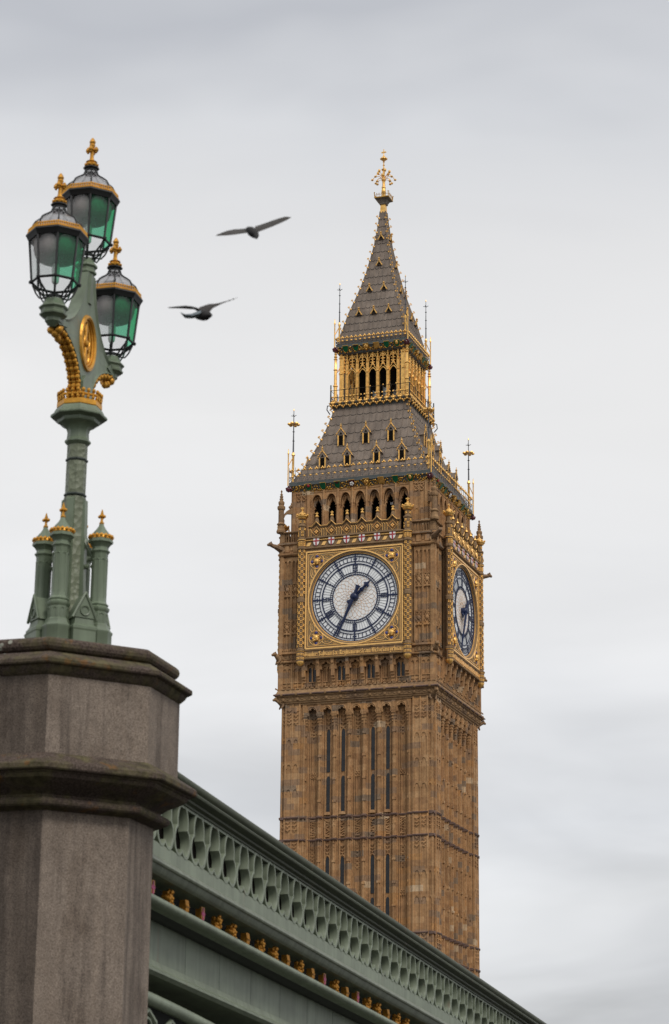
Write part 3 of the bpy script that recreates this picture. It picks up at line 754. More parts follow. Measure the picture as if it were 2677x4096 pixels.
b = MB(); b.lathe([(0.30, 0.05), (0.30, 0.4), (0.24, 0.5), (0.12, 0.55), (0.001, 0.56)], 20); b.build('hub', 'dial_blue', dial, 40)
# gilt frame, ring and spandrels
b = MB()
ringflat(b, 3.64, 3.74, 0.28, 0.345); ringflat(b, 3.47, 3.53, 0.10, 0.16)
for r0, s0 in ((3.88, 0.055), (3.70, 0.022)):
    for sx, sy, lx, ly in ((0, 1, r0, s0), (0, -1, r0, s0), (1, 0, s0, r0), (-1, 0, s0, r0)):
        b.box(sx * r0 - (lx if sx == 0 else s0), sx * r0 + (lx if sx == 0 else s0), sy * (r0 - 0.06) - (s0 if sx == 0 else r0 - 0.06), sy * (r0 - 0.06) + (s0 if sx == 0 else r0 - 0.06), 0.29, 0.36 if s0 > 0.05 else 0.335)
b.build('gilt_frame', 'gold_line', dial, 30)
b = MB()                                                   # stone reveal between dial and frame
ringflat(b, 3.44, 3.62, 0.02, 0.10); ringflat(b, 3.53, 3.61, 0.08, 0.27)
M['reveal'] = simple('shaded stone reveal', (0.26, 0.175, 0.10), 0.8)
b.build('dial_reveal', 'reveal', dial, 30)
for q, (sx, sy) in enumerate(((1, 1), (-1, 1), (-1, -1), (1, -1))):
    pts = [(3.74 * math.cos(a), 3.74 * math.sin(a)) for a in [q * PI / 2 + PI / 2 * (i + 3) / 26 for i in range(21)]]
    pts = [(x, y) for x, y in pts if abs(x) < 3.62 and abs(y) < 3.62]
    tail = [(pts[-1][0], sy * 3.6), (sx * 3.62, sy * 3.6), (sx * 3.62, pts[0][1])] if q % 2 == 0 else [(sx * 3.62, pts[-1][1]), (sx * 3.62, sy * 3.6), (pts[0][0], sy * 3.6)]
    b = MB(); b.prism(pts + tail, lambda x, y, z: (x, y, z), 0.28, 0.315)
    b.build('spandrel_panel', 'bronze', dial, 0)
    b = MB(); b2 = MB()
    c = (sx * 3.02, sy * 3.02)
    def circ(mb, cx, cy, r, t=0.028, n=20): mb.tube([(cx + r * math.cos(2 * PI * i / n), cy + r * math.sin(2 * PI * i / n), 0.335) for i in range(n)], t, 5, True)
    circ(b, *c, 0.57)
    for i in range(4):
        a = i * PI / 2; circ(b, c[0] + 0.26 * math.cos(a), c[1] + 0.26 * math.sin(a), 0.26, 0.022, 14)
        b3 = MB(); b3.blob((c[0] + 0.42 * math.cos(a), c[1] + 0.42 * math.sin(a), 0.33), 0.12, 8, 4, 1, 1, 0.4); b3.build('blue_inlay', 'blue', dial, 50)
    b2.blob((*c, 0.36), 0.27, 10, 5, 1, 1, 0.7)
    rn = random.Random(sx * 3 + sy)
    for i in range(9): b2.blob((c[0] + rn.uniform(-0.24, 0.24), c[1] + rn.uniform(-0.26, 0.2), 0.44), 0.085, 6, 4)
    b2.build('lion_boss', 'gold', dial, 60)
    for w_ in (0, 1):
        x, y = (sx * 2.12, sy * 3.32) if w_ == 0 else (sx * 3.32, sy * 2.12)
        ex, ey = (1.5, 0.75) if w_ == 0 else (0.75, 1.5)
        b.tube([(x + 0.27 * ex * math.cos(2 * PI * i / 16), y + 0.27 * ey * math.sin(2 * PI * i / 16), 0.33) for i in range(16)], 0.024, 5, True)
        b.tube([(x + (0.22 * ex - 0.03 * i) * math.cos(i * 0.9), y + (0.22 * ey - 0.02 * i) * math.sin(i * 0.9), 0.325) for i in range(7)], 0.02, 4)
        x, y = (sx * 1.45, sy * 3.52) if w_ == 0 else (sx * 3.52, sy * 1.45)
        b.tube([(x + 0.1 * math.cos(2 * PI * i / 8) * (2.2 if w_ == 0 else 0.6), y + 0.1 * math.sin(2 * PI * i / 8) * (0.6 if w_ == 0 else 2.2), 0.325) for i in range(8)], 0.018, 4, True)
    b.build('spandrel_tracery', 'gold_line', dial, 50)
four(dial, TW)

# ---- lettering in narrow black letter strokes: x along, y up, unit height
GL = {'m': (0.62, [((.06, 0), (.06, .7)), ((.31, 0), (.31, .7)), ((.56, 0), (.56, .7)), ((.06, .7), (.31, .62)), ((.31, .7), (.56, .62))]),
      'n': (0.38, [((.06, 0), (.06, .7)), ((.32, 0), (.32, .7)), ((.06, .7), (.32, .62))]),
      'i': (0.14, [((.07, 0), (.07, .7)), ((.04, .85), (.10, .92))]),
      'o': (0.38, [((.06, .06), (.06, .64)), ((.32, .06), (.32, .64)), ((.06, .64), (.2, .72)), ((.2, .72), (.32, .6)), ((.06, .08), (.18, 0)), ((.18, 0), (.32, .1))]),
      'e': (0.34, [((.06, .06), (.06, .64)), ((.06, .66), (.28, .66)), ((.28, .66), (.28, .4)), ((.06, .36), (.28, .42)), ((.06, .04), (.3, .06))]),
      'a': (0.38, [((.32, 0), (.32, .66)), ((.08, .68), (.32, .66)), ((.06, .06), (.06, .34)), ((.06, .36), (.32, .4)), ((.06, .04), (.32, .06))]),
      'l': (0.16, [((.07, 0), (.07, 1.0))]),
      'v': (0.38, [((.06, .1), (.06, .72)), ((.32, .1), (.32, .72)), ((.06, .1), (.2, -.02)), ((.32, .1), (.18, -.02))]),
      'f': (0.28, [((.09, -.05), (.09, .9)), ((.09, .92), (.26, .98)), ((0, .62), (.22, .62))]),
      'c': (0.30, [((.06, .06), (.06, .64)), ((.06, .66), (.26, .68)), ((.06, .04), (.28, .04))]),
      'g': (0.38, [((.06, .1), (.06, .64)), ((.32, -.2), (.32, .68)), ((.06, .66), (.32, .68)), ((.06, .08), (.32, .06)), ((.04, -.22), (.32, -.2))]),
      's': (0.32, [((.06, .66), (.28, .68)), ((.06, .4), (.06, .66)), ((.06, .4), (.27, .3)), ((.27, .04), (.27, .3)), ((.04, .03), (.27, .04))]),
      't': (0.26, [((.08, .04), (.08, .92)), ((0, .66), (.22, .66)), ((.08, .03), (.22, .03))]),
      'r': (0.30, [((.07, 0), (.07, .7)), ((.07, .66), (.2, .6)), ((.2, .72), (.28, .62))]),
      'p': (0.38, [((.06, -.25), (.06, .7)), ((.32, .06), (.32, .66)), ((.06, .68), (.32, .66)), ((.06, .04), (.32, .06))]),
      'u': (0.38, [((.06, .04), (.06, .7)), ((.32, 0), (.32, .7)), ((.06, .03), (.32, .08))]),
      'D': (0.60, [((.1, .04), (.1, .5)), ((.1, .5), (.3, .7)), ((.3, .98), (.52, .7)), ((.52, .7), (.52, .2)), ((.52, .2), (.3, 0)), ((.3, 0), (.1, .06)), ((.05, .9), (.3, .98)), ((.3, .2), (.3, .6))]),
      'S': (0.54, [((.48, .84), (.24, .98)), ((.24, .98), (.08, .78)), ((.08, .78), (.1, .6)), ((.1, .6), (.44, .42)), ((.44, .42), (.46, .18)), ((.46, .18), (.26, 0)), ((.26, 0), (.05, .12)), ((.27, .1), (.27, .88))]),
      'R': (0.56, [((.1, 0), (.1, .95)), ((.02, .95), (.34, .95)), ((.34, .95), (.46, .78)), ((.46, .78), (.34, .52)), ((.1, .52), (.34, .52)), ((.3, .52), (.5, 0)), ((.24, .05), (.24, .9))]),
      'V': (0.56, [((.08, .95), (.10, .3)), ((.10, .3), (.28, 0)), ((.28, 0), (.46, .3)), ((.46, .3), (.48, .8)), ((.48, .8), (.34, .95)), ((.0, .88), (.14, .98)), ((.25, .2), (.25, .85))]),
      'L': (0.44, [((.1, 0), (.1, .95)), ((.1, .03), (.4, .06)), ((.03, .95), (.2, .95))]), 'A': (0.46, [((.08, 0), (.08, .8)), ((.38, 0), (.38, .9)), ((.08, .8), (.38, .92)), ((.08, .45), (.38, .45))]),
      'U': (0.44, [((.08, .1), (.08, .95)), ((.36, 0), (.36, .95)), ((.08, .08), (.36, .05))]), 'E': (0.42, [((.1, .02), (.1, .95)), ((.1, .95), (.36, .92)), ((.1, .5), (.3, .5)), ((.1, .03), (.38, .05))]),
      'O': (0.48, [((.08, .1), (.08, .85)), ((.38, .1), (.38, .85)), ((.08, .85), (.24, .97)), ((.24, .97), (.38, .85)), ((.08, .1), (.22, 0)), ((.22, 0), (.38, .1))]),
      ':': (0.20, [((.06, .12), (.14, .12)), ((.06, .36), (.14, .36)), ((.06, .60), (.14, .60))]), ' ': (0.18, [])}
def lettering(mb, text, s0, s1, z, h, d, wgt=0.045):
    tot = sum(GL[c][0] + 0.07 for c in text); k = (s1 - s0) / tot; x = s0
    for c in text:
        for (ax, ay), (bx, by) in GL[c][1]:
            p = Vector((x + ax * k, z + ay * h)); q = Vector((x + bx * k, z + by * h)); dv = (q - p)
            dv.normalize(); nn = Vector((-dv.y, dv.x)) * wgt * (0.9 if abs(dv.y) > 0.7 else 0.6) * h / 0.34; e = dv * wgt * 0.5
            mb.fplate([tuple(p - e - nn), tuple(q + e - nn), tuple(q + e + nn), tuple(p - e + nn)], d - 0.01, d + 0.04)
        x += (GL[c][0] + 0.07) * k
b = MB(); lettering(b, 'Domine:Salvam:fac:Reginam:nostram:Victoriam:primam', -3.98, 3.98, 40.99, 0.36, 6.80, 0.026)
b.fb(-4.0, 4.0, 6.8, 6.84, 40.875, 40.895)
four(b.build('gilt_inscription', 'gold_line', TW, 0), TW)
b = MB()
for sg in (-1, 1): lettering(b, 'LAUS:DEO', sg * 5.28 - 0.62, sg * 5.28 + 0.62, 40.96, 0.34, 6.20, 0.04)
four(b.build('carved_inscription', 'carved', TW, 0), TW)

# ---- row of white shields with red crosses, zigzag gilt balustrade, small pinnacles
def shield_poly(w_, h_): return [(-w_, h_), (w_, h_), (w_, 0.0), (w_ * 0.75, -h_ * 0.55), (0, -h_), (-w_ * 0.75, -h_ * 0.55), (-w_, 0.0)]
SX = [-3.09 + i * 1.236 for i in range(6)]
b = MB(); b.fplate(shield_poly(0.235, 0.30), 0, 0.07)
sh = b.build('cross_shield', 'white', TW, 0); sh.matrix_basis = Matrix.Translation((SX[0], -6.83, 49.98))
b = MB(); b.fplate([(-0.055, 0.30), (0.055, 0.30), (0.055, -0.27), (0, -0.3), (-0.055, -0.27)], 0.06, 0.082); b.fb(-0.235, -0.056, 0.06, 0.082, 0.05, 0.155); b.fb(0.056, 0.235, 0.06, 0.082, 0.05, 0.155)
b.build('red_cross', 'red', sh, 0)
for k in range(4):
    for i, x in enumerate(SX):
        if k or i: dup(sh, TW, RZ(k) @ Matrix.Translation((x, -6.83, 49.98)))
def gilt_band(mb):
    for i in range(7):
        x = SX[0] - 0.62 + i * 1.236
        mb.fplate([(x - 0.22, 49.72), (x + 0.06, 49.72), (x + 0.22, 50.0), (x - 0.06, 50.0)], 6.79, 6.85)
        mb.tube([(x - 0.38, -6.86, 50.16), (x + 0.38, -6.86, 50.16)], 0.05, 5)
    top = []
    for x in SX:
        pk = [(x - 0.618, 51.26), (x - 0.36, 51.26), (x, 51.62), (x + 0.36, 51.26)]
        mb.tube([(a, -6.97, z) for a, z in pk + [(x + 0.618, 51.26)]], 0.035, 4)
        mb.tube([(x - 0.36, -6.90, 50.82), (x, -6.90, 51.22), (x + 0.36, -6.90, 50.82), (x, -6.90, 50.44)], 0.032, 4, True)
        for du, dv in ((-1, 0), (1, 0), (0, 1), (0, -1)): mb.blob((x + du * 0.09, -6.89, 50.82 + dv * 0.10), 0.075, 6, 4)
        for q in (-0.618, -0.43, 0.43):
            mb.tube([(x + q, -6.88, 50.44), (x + q, -6.88, 50.95)], 0.02, 4)
            for e in (-1, 1): mb.tube([(x + q, -6.88, 50.95), (x + q + e * 0.1, -6.88, 51.12)], 0.018, 4)
four_b = MB(); gilt_band(four_b); four(four_b.build('gilt_tracery', 'gold_line', TW, 0), TW)
b = MB()
for x in SX:
    b.fplate([(x - 0.618, 50.4), (x + 0.618, 50.4), (x + 0.618, 51.2), (x + 0.36, 51.2), (x, 51.55), (x - 0.36, 51.2), (x - 0.618, 51.2)], 6.66, 6.80)
    b.fplate([(x - 0.618, 51.16), (x - 0.36, 51.16), (x, 51.52), (x + 0.36, 51.16), (x + 0.618, 51.16), (x + 0.618, 51.28), (x + 0.36, 51.28), (x, 51.66), (x - 0.36, 51.28), (x - 0.618, 51.28)], 6.6, 6.94)
    b.fb(x - 0.618, x + 0.618, 6.6, 6.92, 50.38, 50.46)
    for q in (-0.618, -0.52, -0.43, 0.43, 0.52): b.fb(x + q - 0.03, x + q + 0.03, 6.78, 6.86, 50.45, 51.16)
    b.lathe([(0.20, 51.55), (0.16, 51.8), (0.10, 51.95), (0.14, 51.99), (0.08, 52.03)], 6, (x, -6.78, 0))
four(b.build('zigzag_parapet', 'brown_stone', TW, 0), TW)
b = MB(); b.lathe([(0.10, 0), (0.15, 0.06), (0.12, 0.14), (0.05, 0.2), (0.05, 0.42)], 6); b.box(-0.11, 0.11, -0.03, 0.03, 0.28, 0.36)
pf = None
for k in range(4):
    for x in SX:
        mt = RZ(k) @ Matrix.Translation((x, -6.78, 52.0))
        if pf is None: pf = b.build('gilt_finial', 'gold', TW, 40); pf.matrix_basis = mt
        else: dup(pf, TW, mt)

# corner balustrade, pinnacles and flying arches
def corner_balus(mb):
    for sg in (-1, 1):
        s_ = sorted((sg * 4.45, sg * 6.36))
        mb.fprof([(6.05, 50.26), (6.30, 50.26), (6.30, 50.36), (6.05, 50.36)], *s_)
        mb.fprof([(6.0, 51.06), (6.36, 51.06), (6.40, 51.12), (6.34, 51.20), (6.0, 51.20)], *s_)
        for q in range(9): 
            x = sg * (4.55 + q * 0.21); mb.fb(x - 0.035, x + 0.035, 6.12, 6.26, 50.35, 51.08)
            if q < 8: arch_plate(mb, x + sg * 0.105, 0.105, 50.8, 51.08, arch_pts(0.075, 50.84, 0.16, 3), 6.14, 6.24)
        mb.fb(sg * 6.1 - 0.18, sg * 6.1 + 0.18, 6.0, 6.30, 50.2, 51.1)
b = MB(); faces4(b, corner_balus); b.square([(5.3, 50.15), (6.3, 50.2), (6.3, 50.27), (5.3, 50.28)]); b.build('corner_balustrade', 'carved', TW, 0)
b = MB()
c = (6.25, -6.25, 0)
b.lathe([(0.34, 51.15), (0.36, 51.3), (0.28, 51.5), (0.24, 51.75), (0.33, 51.82), (0.33, 51.9), (0.22, 52.0), (0.22, 53.0), (0.28, 53.05), (0.31, 53.15), (0.31, 53.32), (0.2, 53.4), (0.24, 53.55), (0.24, 53.7), (0.13, 53.8), (0.15, 53.9), (0.17, 53.95), (0.09, 54.0), (0.14, 54.1), (0.15, 54.15), (0.07, 54.2), (0.12, 54.3), (0.05, 54.38), (0.05, 54.5), (0.08, 54.55), (0.03, 54.66)], 8, c, PI / 8)
dg = Vector((-1, 1, 0)).normalized(); p0 = Vector(c)
def dp(a, z): return p0 + dg * a + Vector((0, 0, z))
out = [(0.15, 52.05), (0.18, 52.3), (0.32, 52.62), (0.55, 52.78), (1.16, 52.84), (1.16, 53.55), (0.5, 53.05), (0.15, 52.62)]
nn = Vector((1, 1, 0)).normalized() * 0.09
b.ring([[dp(a, z) - nn for a, z in out], [dp(a, z) + nn for a, z in out]])
for a, z in ((0.86, 53.48), (0.74, 53.36), (0.92, 53.66)): b.blob(dp(a, z), 0.12, 6, 4)
four(b.build('corner_pinnacle', 'carved', TW, 0), TW)

# ---- belfry arcade above the dials
ZB0, ZB1 = 50.3, 54.6
def belfry_face(mb):
    for sg in (-1, 1):
        for q in (4.22, 5.42): mb.fb(sg * q - 0.12, sg * q + 0.12, 5.5, 5.68, ZB0, ZB1)
        mb.fb(sg * 4.82 - 0.04, sg * 4.82 + 0.04, 5.5, 5.62, ZB0, 54.2)
        for q in (-0.22, 0.22):
            for zz in (53.95, 54.28): mb.tube([(sg * 4.82 + q + 0.14 * math.cos(t), -5.60, zz + 0.14 * math.sin(t)) for t in [j * PI / 4 for j in range(8)]], 0.035, 4, True)
            arch_plate(mb, sg * 4.82 + q, 0.2, 52.2, 52.6, arch_pts(0.15, 52.2, 0.2, 4), 5.5, 5.58)
    for r in RIB[1:-1]:
        mb.fb(r - 0.17, r + 0.17, 5.0, 5.56, ZB0, 53.0); mb.fb(r - 0.06, r + 0.06, 5.5, 5.68, ZB0, ZB1)
        for q in (-0.2, 0.2): mb.fb(r + q - 0.04, r + q + 0.04, 5.1, 5.42, ZB0, 53.0)
    for r in (RIB[0], RIB[-1]): mb.fb(r - 0.2, r + 0.2, 5.0, 5.56, ZB0, ZB1)
    for b_ in BAY:
        arch_plate(mb, b_, PIT / 2, 52.6, ZB1, arch_pts(0.47, 53.3, 0.95, 8), 5.32, 5.58)
        arch_plate(mb, b_, 0.5, 52.8, 54.35, [(0.34, 52.8), (0.34, 53.1), (0.24, 53.2), (0.30, 53.32), (0.20, 53.48), (0.22, 53.56), (0.10, 53.7), (0, 54.0), (-0.10, 53.7), (-0.22, 53.56), (-0.20, 53.48), (-0.30, 53.32), (-0.24, 53.2), (-0.34, 53.1), (-0.34, 52.8)], 5.05, 5.26)
        mb.tube([(b_ + x, -5.60, z) for x, z in arch_pts(0.47, 53.3, 0.95, 8)], 0.045, 4)
        mb.tube([(b_ + x, -5.36, z) for x, z in arch_pts(0.38, 53.25, 0.85, 8)], 0.04, 4)
b = MB()
for sx in (-1, 1):
    for sy in (-1, 1):
        b.box(*sorted((sx * 4.13, sx * 5.55)), *sorted((sy * 4.13, sy * 5.55)), ZB0, ZB1)
faces4(b, belfry_face)
b.square([(5.0, 54.4), (5.62, 54.42), (5.62, 54.62), (5.0, 54.63)])
b.build('belfry_arcade', 'stone', TW, 0)
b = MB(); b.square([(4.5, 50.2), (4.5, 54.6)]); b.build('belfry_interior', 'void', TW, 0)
b = MB(); b.box(-0.11, 0.11, -0.04, 0.04, -0.10, 0.10)
fl = b.build('window_glint', 'white', TW, 0); fl.matrix_basis = Matrix.Translation((2.30, -4.62, 53.28))  # white box stands in for a bright window reflection

# ---- eaves with gilt foliage and painted shields
def eave(w0, z0, w1, z1, gz, n, pit, sw, shh, seed, colours):
    b = MB(); b.square([(w0 - 0.3, z0 - 0.06), (w0 + 0.04, z0 - 0.04), (w0 + 0.06, z0 + 0.02), (w1 - 0.06, z1), (w1 + 0.02, z1 + 0.02), (w1 + 0.02, z1 + 0.10), (w1 - 0.05, z1 + 0.12), (w1 - 0.03, gz), (w1 - 0.4, gz + 0.02)])
    b.build('eaves_gutter', 'gutter', TW, 0)
    b = MB(); rn = random.Random(seed)
    def lumps(mb):
        L = w0 + 0.05; q = -L
        while q < L:
            for j in range(3):
                t = rn.random(); mb.blob((q + rn.uniform(-.05, .05), -(w0 + 0.06 + (w1 - w0 - 0.1) * t), z0 + 0.02 + (z1 - z0) * t), rn.uniform(0.05, 0.10), 6, 3)
            q += 0.12
    faces4(b, lumps); b.build('gilt_foliage', 'gold_dark', TW, 60)
    cache = {}
    tl = math.atan2(w1 - w0, z1 - z0)
    for k in range(4):
        for i in range(n):
            x = (i - (n - 1) / 2) * pit; cn = colours[i % len(colours)]
            mt = RZ(k) @ Matrix.Translation((x, -(w0 + w1) / 2 - 0.06, (z0 + z1) / 2 + 0.08)) @ Matrix.Rotation(tl, 4, 'X')
            if cn not in cache:
                b = MB(); b.fplate(shield_poly(sw, shh), 0, 0.08)
                o = b.build('painted_shield', 'gold_dark' if cn in ('goldbars', 'goldlily') else ('purple' if cn == 'rose' else 'green'), TW, 0)
                c2 = MB(); c2.tube([(x_ * 1.02, -0.06, z_ * 1.02) for x_, z_ in shield_poly(sw, shh)], 0.028, 4, True)
                c2.build('shield_rim', 'gold_dark', o, 0)
                c3 = MB()
                if cn == 'goldbars':
                    for q in range(5): c3.fb(-sw + 0.06 + q * sw * 0.42, -sw + 0.12 + q * sw * 0.42, 0.08, 0.12, -shh * 0.6, shh * 0.8)
                    c3.build('gilt_bars', 'gold', o, 0)
                elif cn == 'goldlily':
                    for q in (-1, 0, 1): c3.blob((q * sw * 0.45, -0.1, 0.05 if q else 0.12), 0.1, 6, 4, 0.7, 0.5, 1.4)
                    c3.blob((0, -0.1, -0.15), 0.08, 6, 4); c3.build('gilt_lily', 'gold', o, 60)
                elif cn == 'rose':
                    for q in range(5): c3.blob((0.1 * math.cos(q * 1.257), -0.1, 0.1 * math.sin(q * 1.257)), 0.085, 7, 4, 1, 0.5, 1)
                    c3.build('white_rose', 'white', o, 60)
                elif cn == 'redtop':
                    c3.blob((0, -0.1, shh * 0.5), 0.13, 8, 4, 1, 0.5, 1); c3.build('red_boss', 'red', o, 60)
                elif cn == 'goldtop':
                    c3.blob((0, -0.1, shh * 0.35), 0.14, 8, 4, 0.9, 0.5, 1.2); c3.build('gilt_boss', 'gold', o, 60)
                elif cn == 'dark':
                    c3.fplate([(-sw * 0.7, shh * 0.85), (0, shh * 0.4), (sw * 0.7, shh * 0.85)], 0.08, 0.11); c3.build('dark_chevron', 'purple', o, 0)
                o.matrix_basis = mt; cache[cn] = o
            else: dup(cache[cn], TW, mt)
    b = MB(); b.lathe([(0.001, 0), (0.26, 0), (0.26, 0.07), (0.001, 0.08)], 12)
    o = b.build('corner_rose', 'purple', TW, 0)
    c3 = MB()
    for q in range(5): c3.blob((0.09 * math.cos(q * 1.257), 0.09 * math.sin(q * 1.257), 0.09), 0.08, 7, 4, 1, 1, 0.5)
    c3.build('white_rose', 'white', o, 60)
    wm = (w0 + w1) / 2 + 0.06
    o.matrix_basis = Matrix.Translation((wm, -wm, (z0 + z1) / 2 + 0.1)) @ Matrix.Rotation(R(45), 4, 'Z') @ Matrix.Rotation(PI / 2 + tl, 4, 'X'); four(o, TW)
eave(5.52, 54.50, 5.86, 55.02, 55.35, 8, 1.19, 0.23, 0.31, 3, ['redtop', 'green', 'dark', 'rose', 'goldlily', 'goldbars', 'green', 'goldtop'])
eave(2.80, 66.90, 3.06, 67.32, 67.62, 6, 0.865, 0.22, 0.28, 5, ['green', 'dark', 'goldlily', 'goldbars', 'green', 'goldtop'])
b = MB()
for w_, z_ in ((5.78, 54.75), (3.0, 67.12)):
    d = Vector((1, -1, 0)).normalized(); p = Vector((w_, -w_, z_))
    b.tube([p, p + d * 0.18 + Vector((0, 0, 0.04)), p + d * 0.30 + Vector((0, 0, 0.16))], [0.2, 0.16, 0.06], 6)
    b.tube([Vector((w_ - 0.2, -w_ + 0.2, z_ - 0.24)), p + Vector((0, 0, 0.3))], 0.03, 4)
four(b.build('eaves_spout', 'purple', TW, 50), TW)

# ---- iron roofs
M['roof_dark'] = simple('dark tile edge', (0.05, 0.043, 0.038), 0.7)
def roof_part(name, prof, pitch, rows):
    """prof: list of (half width, z); standing seams pitch apart and scalloped tile rows"""
    b = MB(); b.square(prof)
    def wat(z):
        for (w0, z0), (w1, z1) in zip(prof, prof[1:]):
            if z0 <= z <= z1: return w0 + (w1 - w0) * (z - z0) / (z1 - z0)
        return prof[-1][0]
    def seams(mb):
        n = int(prof[0][0] / pitch) + 1
        for i in range(-n, n + 1):
            x = i * pitch
            pts = [(x, -w_ - 0.015, z_) for w_, z_ in prof if w_ > abs(x) + 0.02]
            zc = None
            for (w0, z0), (w1, z1) in zip(prof, prof[1:]):
                if w0 > abs(x) + 0.02 >= w1: zc = z0 + (z1 - z0) * (w0 - abs(x) - 0.02) / (w0 - w1)
            if zc: pts.append((x, -wat(zc) - 0.015, zc))
            if len(pts) > 1: (mb.tube(pts, 0.035, 4), sb.append(pts))
        for z in rows:
            w_ = wat(z); k = int(w_ / pitch)
            for i in range(-k - 1, k + 1):
                a0, a1 = i * pitch, (i + 1) * pitch
                seg = []
                for t in (0, 0.25, 0.5, 0.75, 1.0):
                    x = a0 + (a1 - a0) * t; zz = z - 0.13 * math.sin(PI * t)
                    ww = wat(zz)
                    if abs(x) < ww: seg.append((x, -ww - 0.008, zz))
                if len(seg) > 1: row_b.m = mb.m; row_b.tube(seg, 0.026, 4)
    row_b = MB(); sb = []
    faces4(b, seams)
    for sx in (-1, 1):
        for sy in (-1, 1): b.tube([(sx * w_, sy * w_, z_) for w_, z_ in prof], 0.06, 5)
    row_b.m = Matrix.Identity(4); o = b.build(name, 'roof', TW, 30); row_b.build('tile_edges', 'roof_dark', o, 0)
    return o, wat
P_LOW = [(5.72, 55.36), (5.45, 55.75), (5.0, 56.6), (4.5, 57.7), (4.0, 58.95), (3.55, 60.3), (3.2, 61.5), (3.08, 62.15)]
P_SP = [(2.86, 67.7), (2.70, 68.6), (2.50, 69.4), (2.2, 70.6), (1.80, 71.85), (1.43, 73.1), (1.10, 74.45), (0.82, 75.8), (0.58, 77.09), (0.42, 78.3), (0.30, 79.3), (0.23, 80.15)]
_, wlow = roof_part('lower_roof', P_LOW, 0.56, [56.2, 57.1, 58.0, 58.9, 59.8, 60.7, 61.5])
_, wsp = roof_part('spire_roof', P_SP, 0.40, [68.9, 69.6, 70.3, 71.0, 71.75, 72.5, 73.25, 74.0, 74.8, 75.6, 76.4, 77.2, 78.0, 78.8, 79.5])
def crockets(name, wat, z0, z1, step, s):
    b = MB(); z = z0
    while z < z1:
        w_ = wat(z) + 0.05
        d = Vector((1, -1, 0)).normalized(); p = Vector((w_, -w_, z))
        b.tube([p, p + d * 0.16 * s + Vector((0, 0, 0.05)), p + d * 0.24 * s + Vector((0, 0, 0.22 * s)), p + d * 0.12 * s + Vector((0, 0, 0.27 * s))], 0.04 * s, 5)
        b.blob(p + d * 0.1 * s + Vector((0, 0, 0.22 * s)), 0.07 * s, 5, 3); b.blob(p + d * 0.27 * s + Vector((0, 0, 0.12 * s)), 0.055 * s, 5, 3)
        for e in ((-1, 0, 0), (0, 1, 0)): b.blob(p + Vector(e) * 0.13 * s + d * 0.03 + Vector((0, 0, -0.05)), 0.075 * s, 5, 3, 1, 1, 1.6)
        z += step
    four(b.build(name, 'gold', TW, 50), TW)
crockets('hip_crockets', wlow, 56.3, 61.9, 0.62, 0.85)
crockets('hip_crockets', wsp, 69.0, 80.0, 0.66, 0.72)

# dormers
def dormer(w_, h_, dep, small=False):
    o = None
    b = MB()
    if not small:
        b.fb(-w_ / 2, w_ / 2, -dep, 0.0, 0, h_); b.prism([(-w_ / 2 - 0.1, h_ - 0.03), (w_ / 2 + 0.1, h_ - 0.03), (0, h_ + w_ * 0.85)], lambda x, z, t: (x, -t, z), -dep, 0.06)
        o = b.build('dormer', 'roof', TW, 0)
        c = MB(); c.fb(-w_ * 0.29, w_ * 0.29, 0.0, 0.015, 0.06, h_ - 0.08)
        c.fplate([(-w_ * 0.2, h_ + 0.03), (w_ * 0.2, h_ + 0.03), (0, h_ + w_ * 0.42)], 0.06, 0.072); c.build('opening', 'void', o, 0)
        g = MB()
        for sg in (-1, 1):
            g.fb(sg * w_ * 0.40 - 0.032, sg * w_ * 0.40 + 0.032, 0.0, 0.07, 0, h_)
            g.fb(sg * w_ * 0.32 - 0.015, sg * w_ * 0.32 + 0.015, 0.0, 0.05, 0.05, h_ - 0.05)
            g.tube([(sg * (w_ / 2 + 0.12), -0.08, h_ - 0.04), (0, -0.08, h_ + w_ * 0.9)], 0.026, 4)
            for t in (0.25, 0.5, 0.75): g.blob((sg * (w_ / 2 + 0.14) * (1 - t), -0.08, h_ + w_ * 0.95 * t), 0.055, 5, 3)
    else:
        b.prism([(-w_ / 2, 0), (w_ / 2, 0), (0, h_)], lambda x, z, t: (x, -t, z), -dep, 0.0)
        o = b.build('lucarne', 'roof', TW, 0)
        c = MB(); c.fplate([(-w_ * 0.34, 0.03), (w_ * 0.34, 0.03), (0, h_ * 0.72)], 0, 0.015); c.build('opening', 'void', o, 0)
        g = MB()
        for sg in (-1, 1): g.tube([(sg * (w_ / 2 + 0.04), -0.03, -0.04), (0, -0.03, h_ + 0.04)], 0.045, 5)
        for sg in (-1, 1): g.blob((sg * w_ * 0.52, -0.04, 0.0), 0.06, 5, 3)
    hz = h_ + (w_ * 0.85 if not small else 0)
    g.lathe([(0.05, hz - 0.05), (0.09, hz + 0.06), (0.04, hz + 0.12), (0.11, hz + 0.2), (0.03, hz + 0.28), (0.02, hz + (0.45 if not small else 0.3))], 5, (0, -0.06, 0))
    g.build('gilt_trim', 'gold', o, 40)
    return o
def place4(o, spots):
    first = True
    for k in range(4):
        for x, d, z in spots:
            mt = RZ(k) @ Matrix.Translation((x, -d, z))
            if first: o.matrix_basis = mt; first = False
            else: dup(o, TW, mt)
place4(dormer(0.62, 0.92, 0.75), [(x, wlow(56.55) + 0.12, 56.5) for x in (-3.28, -1.21, 1.20, 3.28)] + [(x, wlow(58.75) + 0.12, 58.55) for x in (-2.08, 0.0, 2.08)])
place4(dormer(0.46, 0.36, 0.5, True), [(x, wsp(70.3) + 0.16, 70.25) for x in (-1.27, 0, 1.27)] + [(x, wsp(72.6) + 0.14, 72.55) for x in (-0.62, 0.62)] + [(0, wsp(75.0) + 0.13, 75.0), (0, wsp(77.55) + 0.12, 77.5)])

